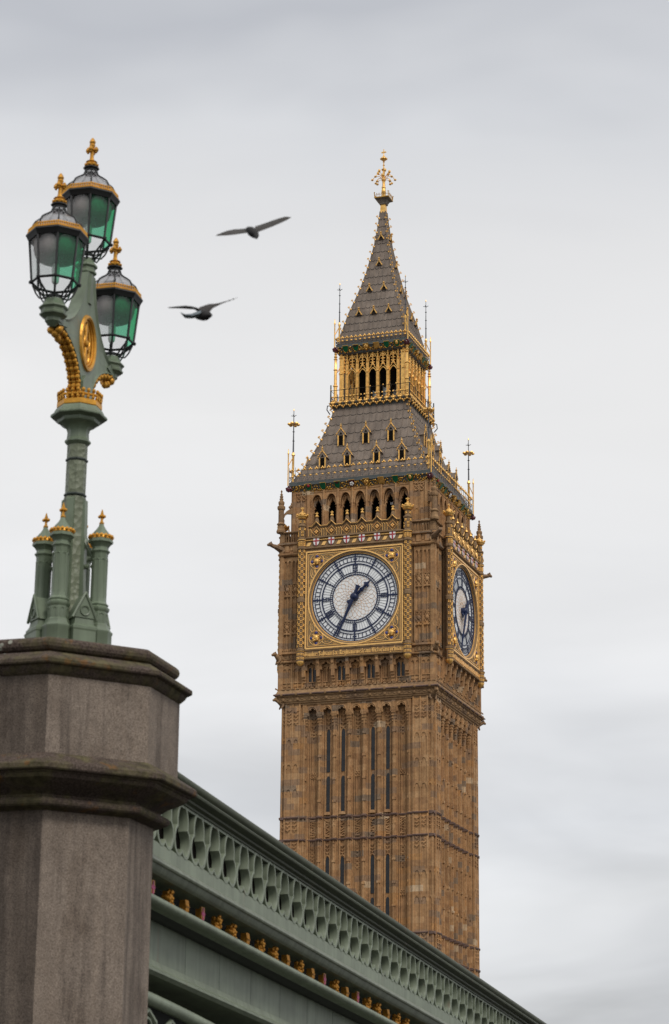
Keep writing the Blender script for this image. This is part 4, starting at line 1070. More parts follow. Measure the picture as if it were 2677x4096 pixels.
# gilt cresting on the eaves
def cresting(w_, z, pit, h1, h2, n_extra=0):
    b = MB(); g = MB()
    n = int(w_ * 2 / pit); p_ = 2 * w_ / n
    def rods(mb):
        for i in range(n + 1): mb.tube([(-w_ + i * p_, -w_, z), (-w_ + i * p_, -w_, z + h2 + (0.25 if i % 2 else 0.1))], 0.018, 4)
        for zz in (h1, h2 * 0.98): mb.tube([(-w_, -w_, z + zz), (w_, -w_, z + zz)], 0.018, 4)
        for i in range(n): mb.tube([(-w_ + i * p_, -w_, z + 0.05), (-w_ + (i + 0.5) * p_, -w_, z + h1 - 0.05), (-w_ + (i + 1) * p_, -w_, z + 0.05)], 0.014, 4)
    def fl(mb):
        for i in range(n):
            x = -w_ + (i + 0.5) * p_
            mb.blob((x, -w_ - 0.02, z + h1 + 0.04), 0.085, 6, 4, 1.2, 0.7, 0.9)
            mb.blob((x, -w_ - 0.02, z + h2 + 0.08), 0.085, 6, 4, 0.8, 0.7, 1.2)
            for q in (-1, 1): mb.blob((x + q * 0.1, -w_ - 0.02, z + h2), 0.07, 6, 4)
    faces4(b, rods); faces4(g, fl)
    o = b.build('iron_cresting', 'iron_grey', TW, 0); g.build('gilt_fleurons', 'gold', o, 60)
cresting(5.80, 55.38, 0.49, 0.42, 0.95)
cresting(3.02, 67.64, 0.36, 0.22, 0.50)

# tall corner standards: on the eaves of the lower roof, round the lantern and at the spire's foot
def standard(name, z0, z1, w_, gild_to, flower, r_=0.06):
    b = MB(); c = (w_, -w_, 0)
    b.lathe([(r_ * 0.9, gild_to), (r_ * 0.6, (gild_to + z1) / 2), (r_ * 0.35, z1)], 6, c)
    for f in (0.28, 0.5, 0.72): 
        z = gild_to + (z1 - gild_to) * f; b.lathe([(r_ * 0.6, z - 0.04), (r_ * 1.5, z), (r_ * 0.6, z + 0.04)], 6, c)
    zt = z1 - 0.45
    for q in range(4): b.tube([Vector((w_, -w_, zt)), Vector((w_ + 0.22 * math.cos(q * PI / 2), -w_ + 0.22 * math.sin(q * PI / 2), zt + 0.06))], 0.025, 4)
    o = b.build(name, 'iron_grey', TW, 0)
    g = MB()
    g.lathe([(r_ * 1.2, z0), (r_ * 1.2, gild_to - 0.3), (r_ * 2.0, gild_to - 0.2), (r_ * 1.0, gild_to)], 6, c)
    g.lathe([(0.001, z1 - 0.02), (0.05, z1 + 0.03), (0.03, z1 + 0.12), (0.001, z1 + 0.2)], 6, c)
    d = Vector((1, -1, 0)).normalized(); p = Vector((w_, -w_, 0)) + d * 0.42
    h_ = gild_to + 0.25
    g.lathe([(0.05, z0 - 0.3), (0.045, h_ - 0.5), (0.08, h_ - 0.4), (0.04, h_ - 0.3), (0.02, h_)], 6, (p.x, p.y, 0))
    g.tube([Vector((w_, -w_, gild_to - 0.35)), (Vector((w_, -w_, 0)) + p) / 2 + Vector((0, 0, gild_to - 0.75)), p + Vector((0, 0, gild_to - 1.15))], 0.035, 4)
    if flower:
        for q in range(6):
            a = q * PI / 3; u = Vector((math.cos(a), math.sin(a), 0)); t = Vector((-u.y, u.x, 0)); cc = Vector((w_, -w_, flower))
            g.face([tuple(cc + u * 0.04), tuple(cc + u * 0.25 + t * 0.14 + Vector((0, 0, 0.22))), tuple(cc + u * 0.52 + Vector((0, 0, 0.12))), tuple(cc + u * 0.25 - t * 0.14 + Vector((0, 0, 0.22)))])
            g.blob(cc + u * 0.36 + Vector((0, 0, 0.17)), 0.15, 6, 4, 1, 1, 0.8)
    g.build('gilding', 'gold', o, 40)
    four(o, TW)
standard('corner_standard', 55.4, 61.4, 5.58, 57.9, 60.1, 0.075)
standard('corner_standard', 67.7, 72.9, 2.80, 69.6, None, 0.06)

# ---- gilded lantern stage
ZL0, ZL1 = 62.6, 66.95
b = MB()
b.square([(3.08, 62.02), (3.12, 62.1), (3.16, 62.22), (3.3, 62.42), (3.34, 62.48), (3.34, 62.58), (2.5, 62.6)])
b.build('balcony', 'gutter', TW, 0)
b = MB()
def scrolls(mb):
    for i in range(12):
        x = -3.1 + i * 6.2 / 11
        mb.blob((x, -3.38, 62.52), 0.13, 6, 4, 1.2, 0.6, 1); mb.blob((x, -3.34, 62.34), 0.10, 6, 4, 1, 0.7, 1)
        for q in (-0.14, 0.14): mb.blob((x + q, -3.37, 62.56), 0.08, 6, 4)
        for q in (-0.1, 0.1): mb.blob((x + 0.28 + q, -3.27, 62.28), 0.085, 6, 4); 
        mb.blob((x + 0.28, -3.22, 62.18), 0.085, 6, 4)
        mb.tube([(x, -3.33, 62.45), (x + 0.28, -3.2, 62.2), (x + 0.56, -3.33, 62.45)], 0.03, 4)
faces4(b, scrolls); b.build('gilt_scrollwork', 'gold', TW, 60)
b = MB(); g = MB()
def railing(mb):
    for zz in (63.0, 63.62): mb.tube([(-3.3, -3.3, zz), (3.3, -3.3, zz)], 0.024, 4)
    for i in range(23): mb.tube([(-3.3 + i * 0.3, -3.3, 62.58), (-3.3 + i * 0.3, -3.3, 63.02)], 0.016, 4)
    for i in range(7): mb.tube([(-3.3 + i * 1.1, -3.3, 62.58), (-3.3 + i * 1.1, -3.3, 63.75)], 0.03, 4)
    for x in (-1.65, 1.65): 
        for q in (-1, 1): mb.tube([(x, -3.3, 63.1), (x + q * 0.12, -3.3, 63.5), (x, -3.3, 63.9)], 0.018, 4)
    mb.tube([(3.3, -3.3, 62.5), (3.3, -3.3, 64.1)], [0.07, 0.05], 5)
    d = Vector((1, -1, 0)).normalized(); p = Vector((3.3, -3.3, 62.35))
    mb.tube([p, p + d * 0.28 + Vector((0, 0, -0.05)), p + d * 0.33 + Vector((0, 0, -0.4)), p + d * 0.05 + Vector((0, 0, -0.75))], 0.045, 5)
def railgold(mb):
    for i in range(22): 
        x = -3.15 + i * 0.3
        mb.blob((x, -3.32, 63.05), 0.075, 6, 4, 1.1, 0.7, 1); mb.blob((x, -3.32, 62.72), 0.07, 6, 4)
    for i in range(7): mb.blob((-3.3 + i * 1.1, -3.3, 63.68), 0.07, 5, 3)
faces4(b, railing); faces4(g, railgold)
o = b.build('balcony_railing', 'iron', TW, 0); g.build('gilt_fleurons', 'gold', o, 60)
CX = [-2.16 + i * 0.864 for i in range(6)]
b = MB()
def lantern_face(mb):
    def clus(x, d, r_, z0, z1):
        mb.fb(x - r_, x + r_, d - 0.3, d, z0, z1)
        for q in (-r_, r_): mb.fb(x + q - 0.025, x + q + 0.025, d - 0.12, d + 0.03, z0, z1)
        mb.fb(x - 0.03, x + 0.03, d - 0.05, d + 0.06, z0, z1)
    for x in CX:
        clus(x, 2.66, 0.09, ZL0, 66.1)
        mb.lathe([(0.13, 65.15), (0.13, 65.28), (0.08, 65.32)], 6, (x, -2.66, 0))
        mb.lathe([(0.10, 66.0), (0.13, 66.12), (0.06, 66.2), (0.11, 66.36), (0.05, 66.45), (0.1, 66.6), (0.04, 66.68), (0.07, 66.82), (0.02, 66.95)], 6, (x, -2.68, 0))
    for sg in (-1, 1):
        clus(sg * 2.62, 2.72, 0.14, ZL0, 66.7)
        mb.fb(sg * 2.4 - 0.03, sg * 2.4 + 0.03, 2.3, 2.6, 65.3, 66.9)
        for z in (65.5, 65.8, 66.1, 66.4, 66.7): mb.blob((sg * 2.4, -2.62, z), 0.10, 6, 3, 1.2, 0.5, 0.8)
        mb.lathe([(0.15, 65.15), (0.15, 65.3), (0.08, 65.34)], 6, (sg * 2.62, -2.72, 0))
        mb.lathe([(0.13, 66.5), (0.15, 66.6), (0.07, 66.7), (0.12, 66.8), (0.03, 66.95)], 6, (sg * 2.62, -2.74, 0))
    for x0, x1 in zip(CX, CX[1:]):
        c = (x0 + x1) / 2; hw = 0.36
        for sg in (-1, 1):
            mb.tube([(c + sg * hw, -2.6, 65.2), (c + sg * hw * 0.85, -2.6, 65.42), (c + sg * hw * 0.42, -2.6, 65.58), (c + sg * 0.08, -2.6, 65.78), (c, -2.6, 66.0)], 0.045, 5)
            mb.tube([(c + sg * hw, -2.56, 65.9), (c + sg * hw * 0.9, -2.56, 66.3), (c + sg * hw * 0.5, -2.56, 66.6), (c, -2.56, 66.8)], 0.04, 5)
            mb.tube([(c + sg * hw * 0.95, -2.58, 65.1), (c + sg * hw * 0.5, -2.58, 65.36), (c, -2.58, 65.5)], 0.05, 5)
            for t in (65.7, 65.95, 66.2, 66.45): mb.blob((c + sg * 0.12, -2.62, t), 0.07, 5, 3)
        mb.tube([(c, -2.62, 65.7), (c, -2.62, 66.9)], 0.05, 5); mb.blob((c, -2.64, 66.75), 0.08, 6, 4); mb.blob((c, -2.64, 66.55), 0.10, 6, 3, 1.3, 0.6, 0.6)
        mb.fb(c - hw, c + hw, 2.3, 2.5, 66.7, 66.95)
    mb.fb(-2.7, 2.7, 2.3, 2.76, ZL0 - 0.02, ZL0 + 0.12)
faces4(b, lantern_face)
b.build('gilded_arcade', 'gold', TW, 0)
M['lantern_panel'] = simple('grey lantern panels', (0.12, 0.105, 0.095), 0.7)
b = MB()
for sx in (-1, 1):
    for sy in (-1, 1): b.box(*sorted((sx * 2.2, sx * 2.56)), *sorted((sy * 2.2, sy * 2.56)), ZL0, 67.0)
b.square([(2.5, 66.78), (2.74, 66.8), (2.78, 66.9), (2.5, 66.92)])
b.build('lantern_corner', 'lantern_panel', TW, 0)
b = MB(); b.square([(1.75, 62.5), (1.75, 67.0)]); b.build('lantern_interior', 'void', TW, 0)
M['pale_glint'] = simple('pale blue glints', (0.20, 0.26, 0.30), 0.15, 0, 0.6, 2.5, spec=0.8)
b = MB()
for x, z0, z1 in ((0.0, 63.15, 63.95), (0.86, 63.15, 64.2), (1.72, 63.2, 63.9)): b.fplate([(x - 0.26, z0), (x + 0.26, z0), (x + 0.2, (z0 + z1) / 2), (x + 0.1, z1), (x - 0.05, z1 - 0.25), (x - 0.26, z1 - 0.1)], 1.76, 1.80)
b.build('light_glints', 'pale_glint', TW, 0)  # pale blue plates shaped as glints of light in the lantern
b = MB(); c = (3.02, -3.02, 0)
b.lathe([(0.14, 62.58), (0.14, 64.0), (0.20, 64.05), (0.20, 64.12), (0.12, 64.2), (0.115, 65.4), (0.19, 65.45), (0.11, 65.55), (0.105, 66.3), (0.18, 66.36), (0.09, 66.45), (0.15, 66.6), (0.07, 66.7), (0.13, 66.85), (0.05, 66.95), (0.09, 67.1), (0.03, 67.2), (0.05, 67.35), (0.01, 67.5)], 6, c)
b.tube([(2.9, -2.9, 65.3), (2.78, -2.78, 65.6), (2.7, -2.7, 66.0)], 0.04, 4)
four(b.build('gilt_pinnacle', 'gold', TW, 40), TW)

# ---- finial of the spire
b = MB()
b.square([(0.24, 80.0), (0.20, 80.85)])
b.lathe([(0.17, 81.3), (0.15, 81.9), (0.19, 81.95), (0.19, 82.1), (0.14, 82.3), (0.18, 82.36), (0.18, 82.42), (0.12, 82.5), (0.12, 83.0), (0.15, 83.05), (0.10, 83.1), (0.09, 83.9), (0.18, 84.0), (0.20, 84.06), (0.06, 84.12), (0.05, 84.4), (0.10, 84.44), (0.05, 84.48), (0.045, 84.7), (0.1, 84.74), (0.05, 84.78), (0.14, 84.88), (0.27, 85.0), (0.27, 85.04), (0.14, 85.2), (0.06, 85.3), (0.04, 85.36), (0.04, 85.9)], 10)
b.box(-0.2, 0.2, -0.04, 0.04, 85.58, 85.68)
for i in range(10): b.blob((0.27 * math.cos(i * PI / 5), 0.27 * math.sin(i * PI / 5), 85.02), 0.06, 5, 3)
for lv, (zz, L, n_) in enumerate(((83.0, 0.95, 8), (82.75, 0.62, 6))):
    for i in range(n_):
        a = 2 * PI * i / n_ + 0.3 + lv * 0.5; u = Vector((math.cos(a), math.sin(a), 0)); up = Vector((0, 0, 1)); p = Vector((0, 0, zz))
        b.tube([p, p + u * L * 0.35 + up * 0.42, p + u * L * 0.75 + up * 0.40, p + u * L + up * 0.12], 0.025, 4)
        b.blob(p + u * L + up * 0.10, 0.12, 6, 4, 1, 1, 0.8)
for i in range(6):
    a = PI * i / 3; u = Vector((math.cos(a), math.sin(a), 0)); b.tube([Vector((0, 0, 83.2)), Vector((0, 0, 83.6)) + u * 0.3, Vector((0, 0, 83.75)) + u * 0.5], 0.025, 4); b.blob(Vector((0, 0, 83.78)) + u * 0.5, 0.12, 6, 4, 1, 1, 1.3)
b.build('spire_finial', 'gold', TW, 40)
b = MB(); b.square([(0.24, 80.78), (0.30, 80.82), (0.28, 80.9), (0.40, 81.15), (0.58, 81.26), (0.60, 81.30), (0.2, 81.31)]); b.build('finial_platform', 'roof', TW, 0)
b = MB()
b.square([(0.58, 81.27), (0.63, 81.29), (0.63, 81.36), (0.5, 81.37)])
def fcrest(mb):
    for i in range(7):
        x = -0.58 + i * 1.16 / 6; h_ = 0.42 if i in (0, 6) else 0.3
        mb.tube([(x, -0.6, 81.34), (x, -0.64, 81.34 + h_)], 0.02, 4); mb.blob((x, -0.64, 81.34 + h_), 0.045, 5, 3)
    mb.tube([(-0.6, -0.62, 81.55), (0.6, -0.62, 81.55)], 0.018, 4)
faces4(b, fcrest); b.build('platform_cresting', 'gold_dark', TW, 0)
# ------------------------------------------------------------------ stone pier end and iron bridge (local x: towards the river, y: along the bridge, heights from the eye)
BH = R(16.518)
PX, PY = -3.2562, 27.8100
PIER = empty('bridge_pier', (PX, PY, EYE), -BH, 'dark weathered granite octagonal bridge pier with moulded lichened cornices, under the lamp', 'bridge pier')
def octa(delta):
    V, a, c, U = 1.297 + delta, 0.51 + 0.414 * delta, 0.39 + 0.414 * delta, 1.43 + delta
    return [(V, -a), (V, a), (c, U), (-c, U), (-V, a), (-V, -a), (-c, -U), (c, -U)]
def orings(mb, prof):
    mb.ring([[(x, y, z) for x, y in octa(d)] for d, z in prof])
b = MB(); orings(b, [(-0.25, -5.6), (-0.25, 4.51)]); b.build('lower_shaft', 'granite', PIER, 0)
b = MB(); orings(b, [(0.0, 5.04), (0.0, 6.03)]); b.build('upper_shaft', 'granite', PIER, 0)
def rnd(c, z, r, a0, a1, n=6): return [(c + r * math.cos(R(a0 + (a1 - a0) * i / n)), z + r * math.sin(R(a0 + (a1 - a0) * i / n))) for i in range(n + 1)]
b = MB(); orings(b, [(-0.30, 4.44), (-0.25, 4.475), (-0.20, 4.49)] + rnd(-0.125, 4.555, 0.055, -90, 90) + [(-0.18, 4.615), (-0.17, 4.65), (-0.10, 4.70), (0.02, 4.75), (0.11, 4.80), (0.135, 4.845), (0.15, 4.85), (0.16, 4.865), (0.215, 4.875), (0.225, 4.89), (0.225, 4.94), (0.21, 4.96), (0.02, 5.085), (0.0, 5.10), (-0.1, 5.1)])
b.build('lower_cornice', 'lichen', PIER, 25)
b = MB(); orings(b, [(-0.1, 5.985), (0.0, 6.01), (0.02, 6.025), (0.06, 6.065), (0.085, 6.11), (0.13, 6.125), (0.14, 6.14), (0.14, 6.175), (0.13, 6.19), (-0.02, 6.29), (-0.06, 6.30), (-0.10, 6.30)] + rnd(-0.095, 6.395, 0.085, -80, 88) + [(-0.4, 6.50), (-0.9, 6.53)])
b.build('coping', 'lichen', PIER, 25)

BR = empty('iron_bridge', (PX, PY, EYE), -BH, 'green painted iron bridge side with pierced parapet, gilt brackets and riveted plates, sloping away', 'bridge')
SL = -0.0545
U0, U1 = 0.35, 62.0
def zz(u): return SL * u
def run(name, prof, mat, u0=U0, u1=U1, n=1, smooth=30, parent=None):
    b = MB(); b.ring([[(v, u0 + (u1 - u0) * i / n, z + zz(u0 + (u1 - u0) * i / n)) for v, z in prof] for i in range(n + 1)])
    return b.build(name, mat, parent or BR, smooth)
run('handrail', [(0.62, 5.30), (0.62, 5.33), (0.66, 5.355), (0.66, 5.385), (0.71, 5.41), (0.735, 5.43), (0.74, 5.455), (0.73, 5.475), (0.70, 5.485), (0.64, 5.495), (0.60, 5.515), (0.605, 5.535)] + [(0.46 + 0.17 * math.cos(R(a)), 5.625 + 0.105 * math.sin(R(a))) for a in (-40, -20, 0, 15, 30, 45, 60, 75, 90, 110, 140)] + [(0.28, 5.60), (0.26, 5.35), (0.40, 5.30)], 'rail')
# pierced panels: rings with cusps in front of a recessed plate
PITCH, E0 = 0.6285, 3.27
b = MB(); b2 = MB()
ZC, A_, B_ = 4.965, 0.275, 0.335
def ell(a, bb, n=28): return [(a * math.cos(2 * PI * i / n), bb * math.sin(2 * PI * i / n)) for i in range(n)]
NP = 34
def tre(off, n=56):
    """pierced trefoil: one tall upper lobe over two round lower lobes, grown outwards by off"""
    out = []; cz = -0.03
    for i in range(n):
        a = 2 * PI * i / n; dx, dz = math.cos(a), math.sin(a); best = 0
        for cx, c_z, rx, rz in ((0, 0.10, 0.19, 0.255), (0.125, -0.145, 0.160, 0.185), (-0.125, -0.145, 0.160, 0.185)):
            ox, oz = (0 - cx) / rx, (cz - c_z) / rz; ux, uz = dx / rx, dz / rz
            A = ux * ux + uz * uz; B = ox * ux + oz * uz; C_ = ox * ox + oz * oz - 1; D = B * B - A * C_
            if D > 0: best = max(best, (-B + math.sqrt(D)) / A)
        best += off; out.append((dx * best, cz + dz * best))
    return out
TOUT, TMID, TIN2, TIN = tre(0.028), tre(0.023), tre(-0.018), tre(-0.024)
for k in range(-4, NP):
    uc = E0 + k * PITCH
    zc = ZC + zz(uc)
    def pt(v, p): return (v, uc + p[0], zc + p[1] + SL * p[0])
    b.ring([[pt(v, p) for p in pl] for v, pl in ((0.475, TOUT), (0.60, TOUT), (0.605, TMID), (0.605, TIN2), (0.595, TIN), (0.475, TIN))], closed=True)
b.build('parapet_tracery', 'bridge', BR, 35)
UE = E0 + (NP - 0.5) * PITCH
run('parapet_back', [(0.30, 4.55), (0.462, 4.55), (0.462, 5.32), (0.30, 5.32)], 'void', smooth=0)  # black plate stands in for the deep shade behind the tracery
run('parapet_top_rail', [(0.40, 5.265), (0.60, 5.265), (0.60, 5.32), (0.40, 5.32)], 'bridge', smooth=0)
run('parapet_end_panel', [(0.40, 4.6), (0.60, 4.6), (0.60, 5.27), (0.40, 5.27)], 'bridge', UE, U1, smooth=0)
# plinth and weathered ledge
run('plinth', [(0.30, 4.64), (0.585, 4.64), (0.60, 4.625), (0.60, 4.45), (0.30, 4.45)], 'bridge', smooth=0)
M['ledge'] = paint('weathered ledge paint', (0.150, 0.170, 0.122), 0.45, 0.6)
run('ledge', [(0.30, 4.45), (0.605, 4.45), (0.69, 4.395), (0.72, 4.36), (0.725, 4.335), (0.715, 4.315), (0.69, 4.305), (0.68, 4.28), (0.66, 4.24), (0.645, 4.225), (0.62, 4.21), (0.30, 4.21)], 'ledge', n=1)
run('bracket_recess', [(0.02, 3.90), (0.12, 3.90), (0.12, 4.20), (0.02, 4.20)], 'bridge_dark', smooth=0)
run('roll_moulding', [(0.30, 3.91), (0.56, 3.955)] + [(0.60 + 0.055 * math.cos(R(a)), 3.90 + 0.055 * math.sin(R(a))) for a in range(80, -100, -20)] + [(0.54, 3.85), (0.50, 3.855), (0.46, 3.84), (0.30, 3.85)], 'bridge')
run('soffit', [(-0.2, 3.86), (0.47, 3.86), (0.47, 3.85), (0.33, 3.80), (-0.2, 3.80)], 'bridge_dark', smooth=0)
run('fascia_plate', [(0.05, 3.30), (0.25, 3.30), (0.25, 3.84), (0.05, 3.84)], 'bridge', smooth=0)
b = MB()
for i in range(0, 60):
    u = 2.45 + i * 1.39
    if u < U1: b.ring([[(v, u + q, z + zz(u + q)) for v, q in ((0.20, -0.006), (0.2525, -0.006), (0.2525, 0.006), (0.20, 0.006))] for z in (3.30, 3.84)])
M['joint'] = simple('plate joint', (0.085, 0.10, 0.08), 0.6)
b.build('plate_joints', 'joint', BR, 0)
run('lower_flange', [(-0.3, 3.06), (0.40, 3.06), (0.45, 3.10), (0.45, 3.13), (0.30, 3.22), (0.27, 3.30), (-0.3, 3.30)], 'bridge')
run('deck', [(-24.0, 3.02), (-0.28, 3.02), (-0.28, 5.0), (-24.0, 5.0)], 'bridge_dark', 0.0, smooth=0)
# arch rib springing below, with tracery in the spandrel
b = MB()
pts = []
for i in range(25):
    u = 0.30 + i * 0.55; pts.append((0.30, u, 2.80 + zz(u) - 0.0055 * (u - 1.0) ** 2 * 0.9))
b.tube(pts, 0.085, 10)
pts2 = [(0.26, p[1], p[2] - 0.55 - 0.004 * p[1] ** 2) for p in pts]
b.tube(pts2, 0.10, 8)
for k in range(10):
    u = 1.55 + k * 0.86; z = 2.78 + zz(u) - 0.006 * u ** 2
    for sg in (-1, 1):
        b.tube([(0.28, u + sg * 0.40, z - 0.75), (0.28, u + sg * 0.38, z - 0.45), (0.28, u + sg * 0.27, z - 0.22), (0.28, u, z - 0.09)], 0.035, 6)
    b.tube([(0.28, u + 0.17 * math.cos(t), z - 0.36 + 0.17 * math.sin(t)) for t in [q * PI / 6 for q in range(12)]], 0.022, 6, True)
b.build('arch_rib', 'bridge', BR, 45)
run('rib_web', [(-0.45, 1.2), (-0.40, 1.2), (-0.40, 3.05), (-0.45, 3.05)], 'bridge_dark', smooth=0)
# gilt brackets under the ledge, each a foliate block; every fifth carries a painted shield
def bracket(kind, seed):
    b = MB(); rn = random.Random(seed)
    b.ring([[(v, q, z) for q, z in ((-0.06, 0.0), (0.06, 0.0), (0.06, 0.18), (-0.06, 0.18))] for v in (0.40, 0.47)])
    if kind == 0:
        for i in range(26): b.blob((0.48 + rn.uniform(-0.02, 0.03), rn.uniform(-0.06, 0.06), rn.uniform(0.0, 0.19)), rn.uniform(0.018, 0.034), 6, 4)
        for sg in (-1, 1):
            for i in range(3): b.blob((0.41 + i * 0.03, sg * 0.062, 0.05 + rn.random() * 0.12), 0.032, 6, 4)
    elif kind == 1:
        for q in (-0.06, -0.02, 0.02, 0.06): b.tube([(0.475, q * 0.9, 0.01), (0.49, q * 0.8, 0.1), (0.475, q, 0.18)], 0.016, 5)
        b.tube([(0.495, -0.065, 0.1), (0.495, 0.065, 0.1)], 0.016, 5)
    else:
        b.ring([[(v, q * 0.07, 0.1 + z * 0.1) for q, z in ((-1, 1), (1, 1), (1, -0.2), (0, -1.1), (-1, -0.2))] for v in (0.46, 0.49)])
    o = b.build('gilt_bracket', 'bracket_gold', BR, 50)
    if kind == 2:
        c = MB(); c.ring([[(v, q, z) for q, z in ((-0.022, 0.02), (0.022, 0.02), (0.022, 0.19), (-0.022, 0.19))] for v in (0.49, 0.497)])
        for sg in (-1, 1): c.ring([[(v, sg * q, z) for q, z in ((0.023, 0.10), (0.066, 0.10), (0.066, 0.14), (0.023, 0.14))] for v in (0.49, 0.497)])
        M.setdefault('magenta', simple('faded crimson paint', (0.30, 0.02, 0.10), 0.5)); c.build('painted_cross', 'magenta', o, 0)
    return o
protos = [bracket(0, 1), bracket(0, 2), bracket(1, 3), bracket(2, 4)]
seq = [0, 2, 3, 1, 0, 2, 1, 0, 2, 1, 2, 3]
used = set()
for k in range(-2, 48):
    u = 2.42 + k * 0.6315; t = seq[k % len(seq)]
    mt = Matrix.Translation((0.05, u, 3.945 + zz(u))) @ Matrix.Diagonal((1.0, 0.9, 1.1, 1.0))
    if t not in used: protos[t].matrix_basis = mt; used.add(t)
    else: dup(protos[t], BR, mt)
# clamp and cable boxes near the far end of the visible parapet
b = MB()
for i, u in enumerate((24.2, 24.7, 25.1)):
    b.ring([[(v, u + q, z + zz(u)) for v, q in ((0.6, -0.1), (0.74, -0.1), (0.74, 0.1), (0.6, 0.1))] for z in (5.02 - 0.03 * i, 5.2)])
b.tube([(0.70, 23.9, 5.1 + zz(23.9)), (0.72, 24.6, 5.0 + zz(24.6)), (0.70, 25.6, 5.08 + zz(25.6))], 0.03, 6)
b.build('cable_clamp', 'iron', BR, 0)
# ------------------------------------------------------------------ three-lantern bridge lamp
LP = empty('street_lamp', (PX, PY, EYE), 0, 'green and gilt cast iron lamp standard with three octagonal lanterns, on the stone pier', 'street lamp')
LP.matrix_basis = Matrix.Translation((PX - 0.005 * 6.5, PY, EYE)) @ Matrix.Rotation(0.005, 4, 'Y') @ Matrix.Rotation(-BH + 0.032, 4, 'Z')
O8 = PI / 8
def foot(mb, x, y, prof, n=8): mb.lathe(prof, n, (x, y, 0), O8)
b = MB()
foot(b, 0, 0, [(0.17, 6.5), (0.17, 7.05), (0.20, 7.08), (0.20, 7.14), (0.155, 7.2), (0.15, 7.26), (0.14, 7.30), (0.138, 8.60)])
b.build('lower_column', 'lamp_diaper', LP, 30)
b = MB(); foot(b, 0, 0, [(0.128, 8.62), (0.128, 9.32)]); b.build('upper_column', 'lamp_diaper', LP, 30)
b = MB()
for z in (8.63, 9.09): foot(b, 0, 0, [(0.12, z - 0.02), (0.138, z - 0.015), (0.145, z), (0.138, z + 0.015), (0.12, z + 0.02)])
M['ring_dark'] = simple('dark column band', (0.03, 0.04, 0.033), 0.5)
b.build('column_band', 'ring_dark', LP, 30)
b = MB()
foot(b, 0, 0, [(0.12, 9.28), (0.145, 9.30), (0.165, 9.325), (0.165, 9.345), (0.14, 9.375), (0.135, 9.45), (0.15, 9.50), (0.19, 9.54), (0.24, 9.565), (0.26, 9.575), (0.27, 9.60), (0.27, 9.62), (0.30, 9.635), (0.355, 9.645), (0.36, 9.66), (0.355, 9.68), (0.32, 9.70), (0.315, 9.72), (0.29, 9.765), (0.1, 9.78)])
b.build('capital', 'lamp_green', LP, 30)
# buttress strips between column and colonettes
b = MB()
for a in range(4):
    t = a * PI / 2; c, s = math.cos(t), math.sin(t)
    b.ring([[(c * r_ - s * q, s * r_ + c * q, z) for r_, z in ((0.10, 7.0), (0.21, 7.0), (0.18, 7.5), (0.165, 8.2), (0.155, 8.56), (0.10, 8.6))] for q in (-0.05, 0.05)])
    b.tube([(c * 0.15, s * 0.15, 8.05), (c * 0.20, s * 0.20, 7.95), (c * 0.28, s * 0.28, 7.80), (c * 0.36, s * 0.36, 7.76)], 0.03, 6)
    for r_, z in ((0.24, 7.80), (0.20, 7.70), (0.28, 7.70)): b.blob((c * r_, s * r_, z), 0.035, 6, 4)
b.build('column_buttress', 'lamp_green', LP, 30)
g = MB()
foot(g, 0, 0, [(0.27, 9.765), (0.285, 9.78), (0.285, 9.84), (0.265, 9.85), (0.265, 9.79)], 8)
rn = random.Random(4)
oc = [(0.275 * math.cos(O8 + i * PI / 4), 0.275 * math.sin(O8 + i * PI / 4)) for i in range(9)]
for (x0, y0), (x1, y1) in zip(oc, oc[1:]):
    for j in range(3):
        t = (j + 0.5) / 3; x, y = x0 + (x1 - x0) * t, y0 + (y1 - y0) * t
        g.tube([(x, y, 9.84), (x * 1.02, y * 1.02, 9.95)], 0.014, 5); g.blob((x * 1.03, y * 1.03, 9.955), 0.026, 6, 4, 1, 1, 1.2)
        g.blob((x + (x1 - x0) * 0.11, y + (y1 - y0) * 0.11, 9.905), 0.02, 6, 4); g.blob((x - (x1 - x0) * 0.11, y - (y1 - y0) * 0.11, 9.905), 0.02, 6, 4)
        g.blob((x, y, 9.87), 0.024, 6, 4)
g.build('gilt_coronet', 'lamp_gold', LP, 40)

# branching arms in the plane of the bridge, pierced by a gilt tracery oval on each side
S = 1.03
def bez(p0, p1, p2, p3, n=10): return [tuple((1 - t) ** 3 * a + 3 * (1 - t) ** 2 * t * b_ + 3 * (1 - t) * t ** 2 * c + t ** 3 * d for a, b_, c, d in zip(p0, p1, p2, p3)) for t in [i / n for i in range(n + 1)]]
lowr = bez((0.16, 9.80), (0.18, 10.25), (0.42, 10.48), (S - 0.10, 10.56))
upr = bez((S - 0.13, 10.655), (0.58, 10.72), (0.25, 10.95), (0.125, 11.60))
half = lowr + [(S - 0.02, 10.58), (S - 0.02, 10.65)] + upr
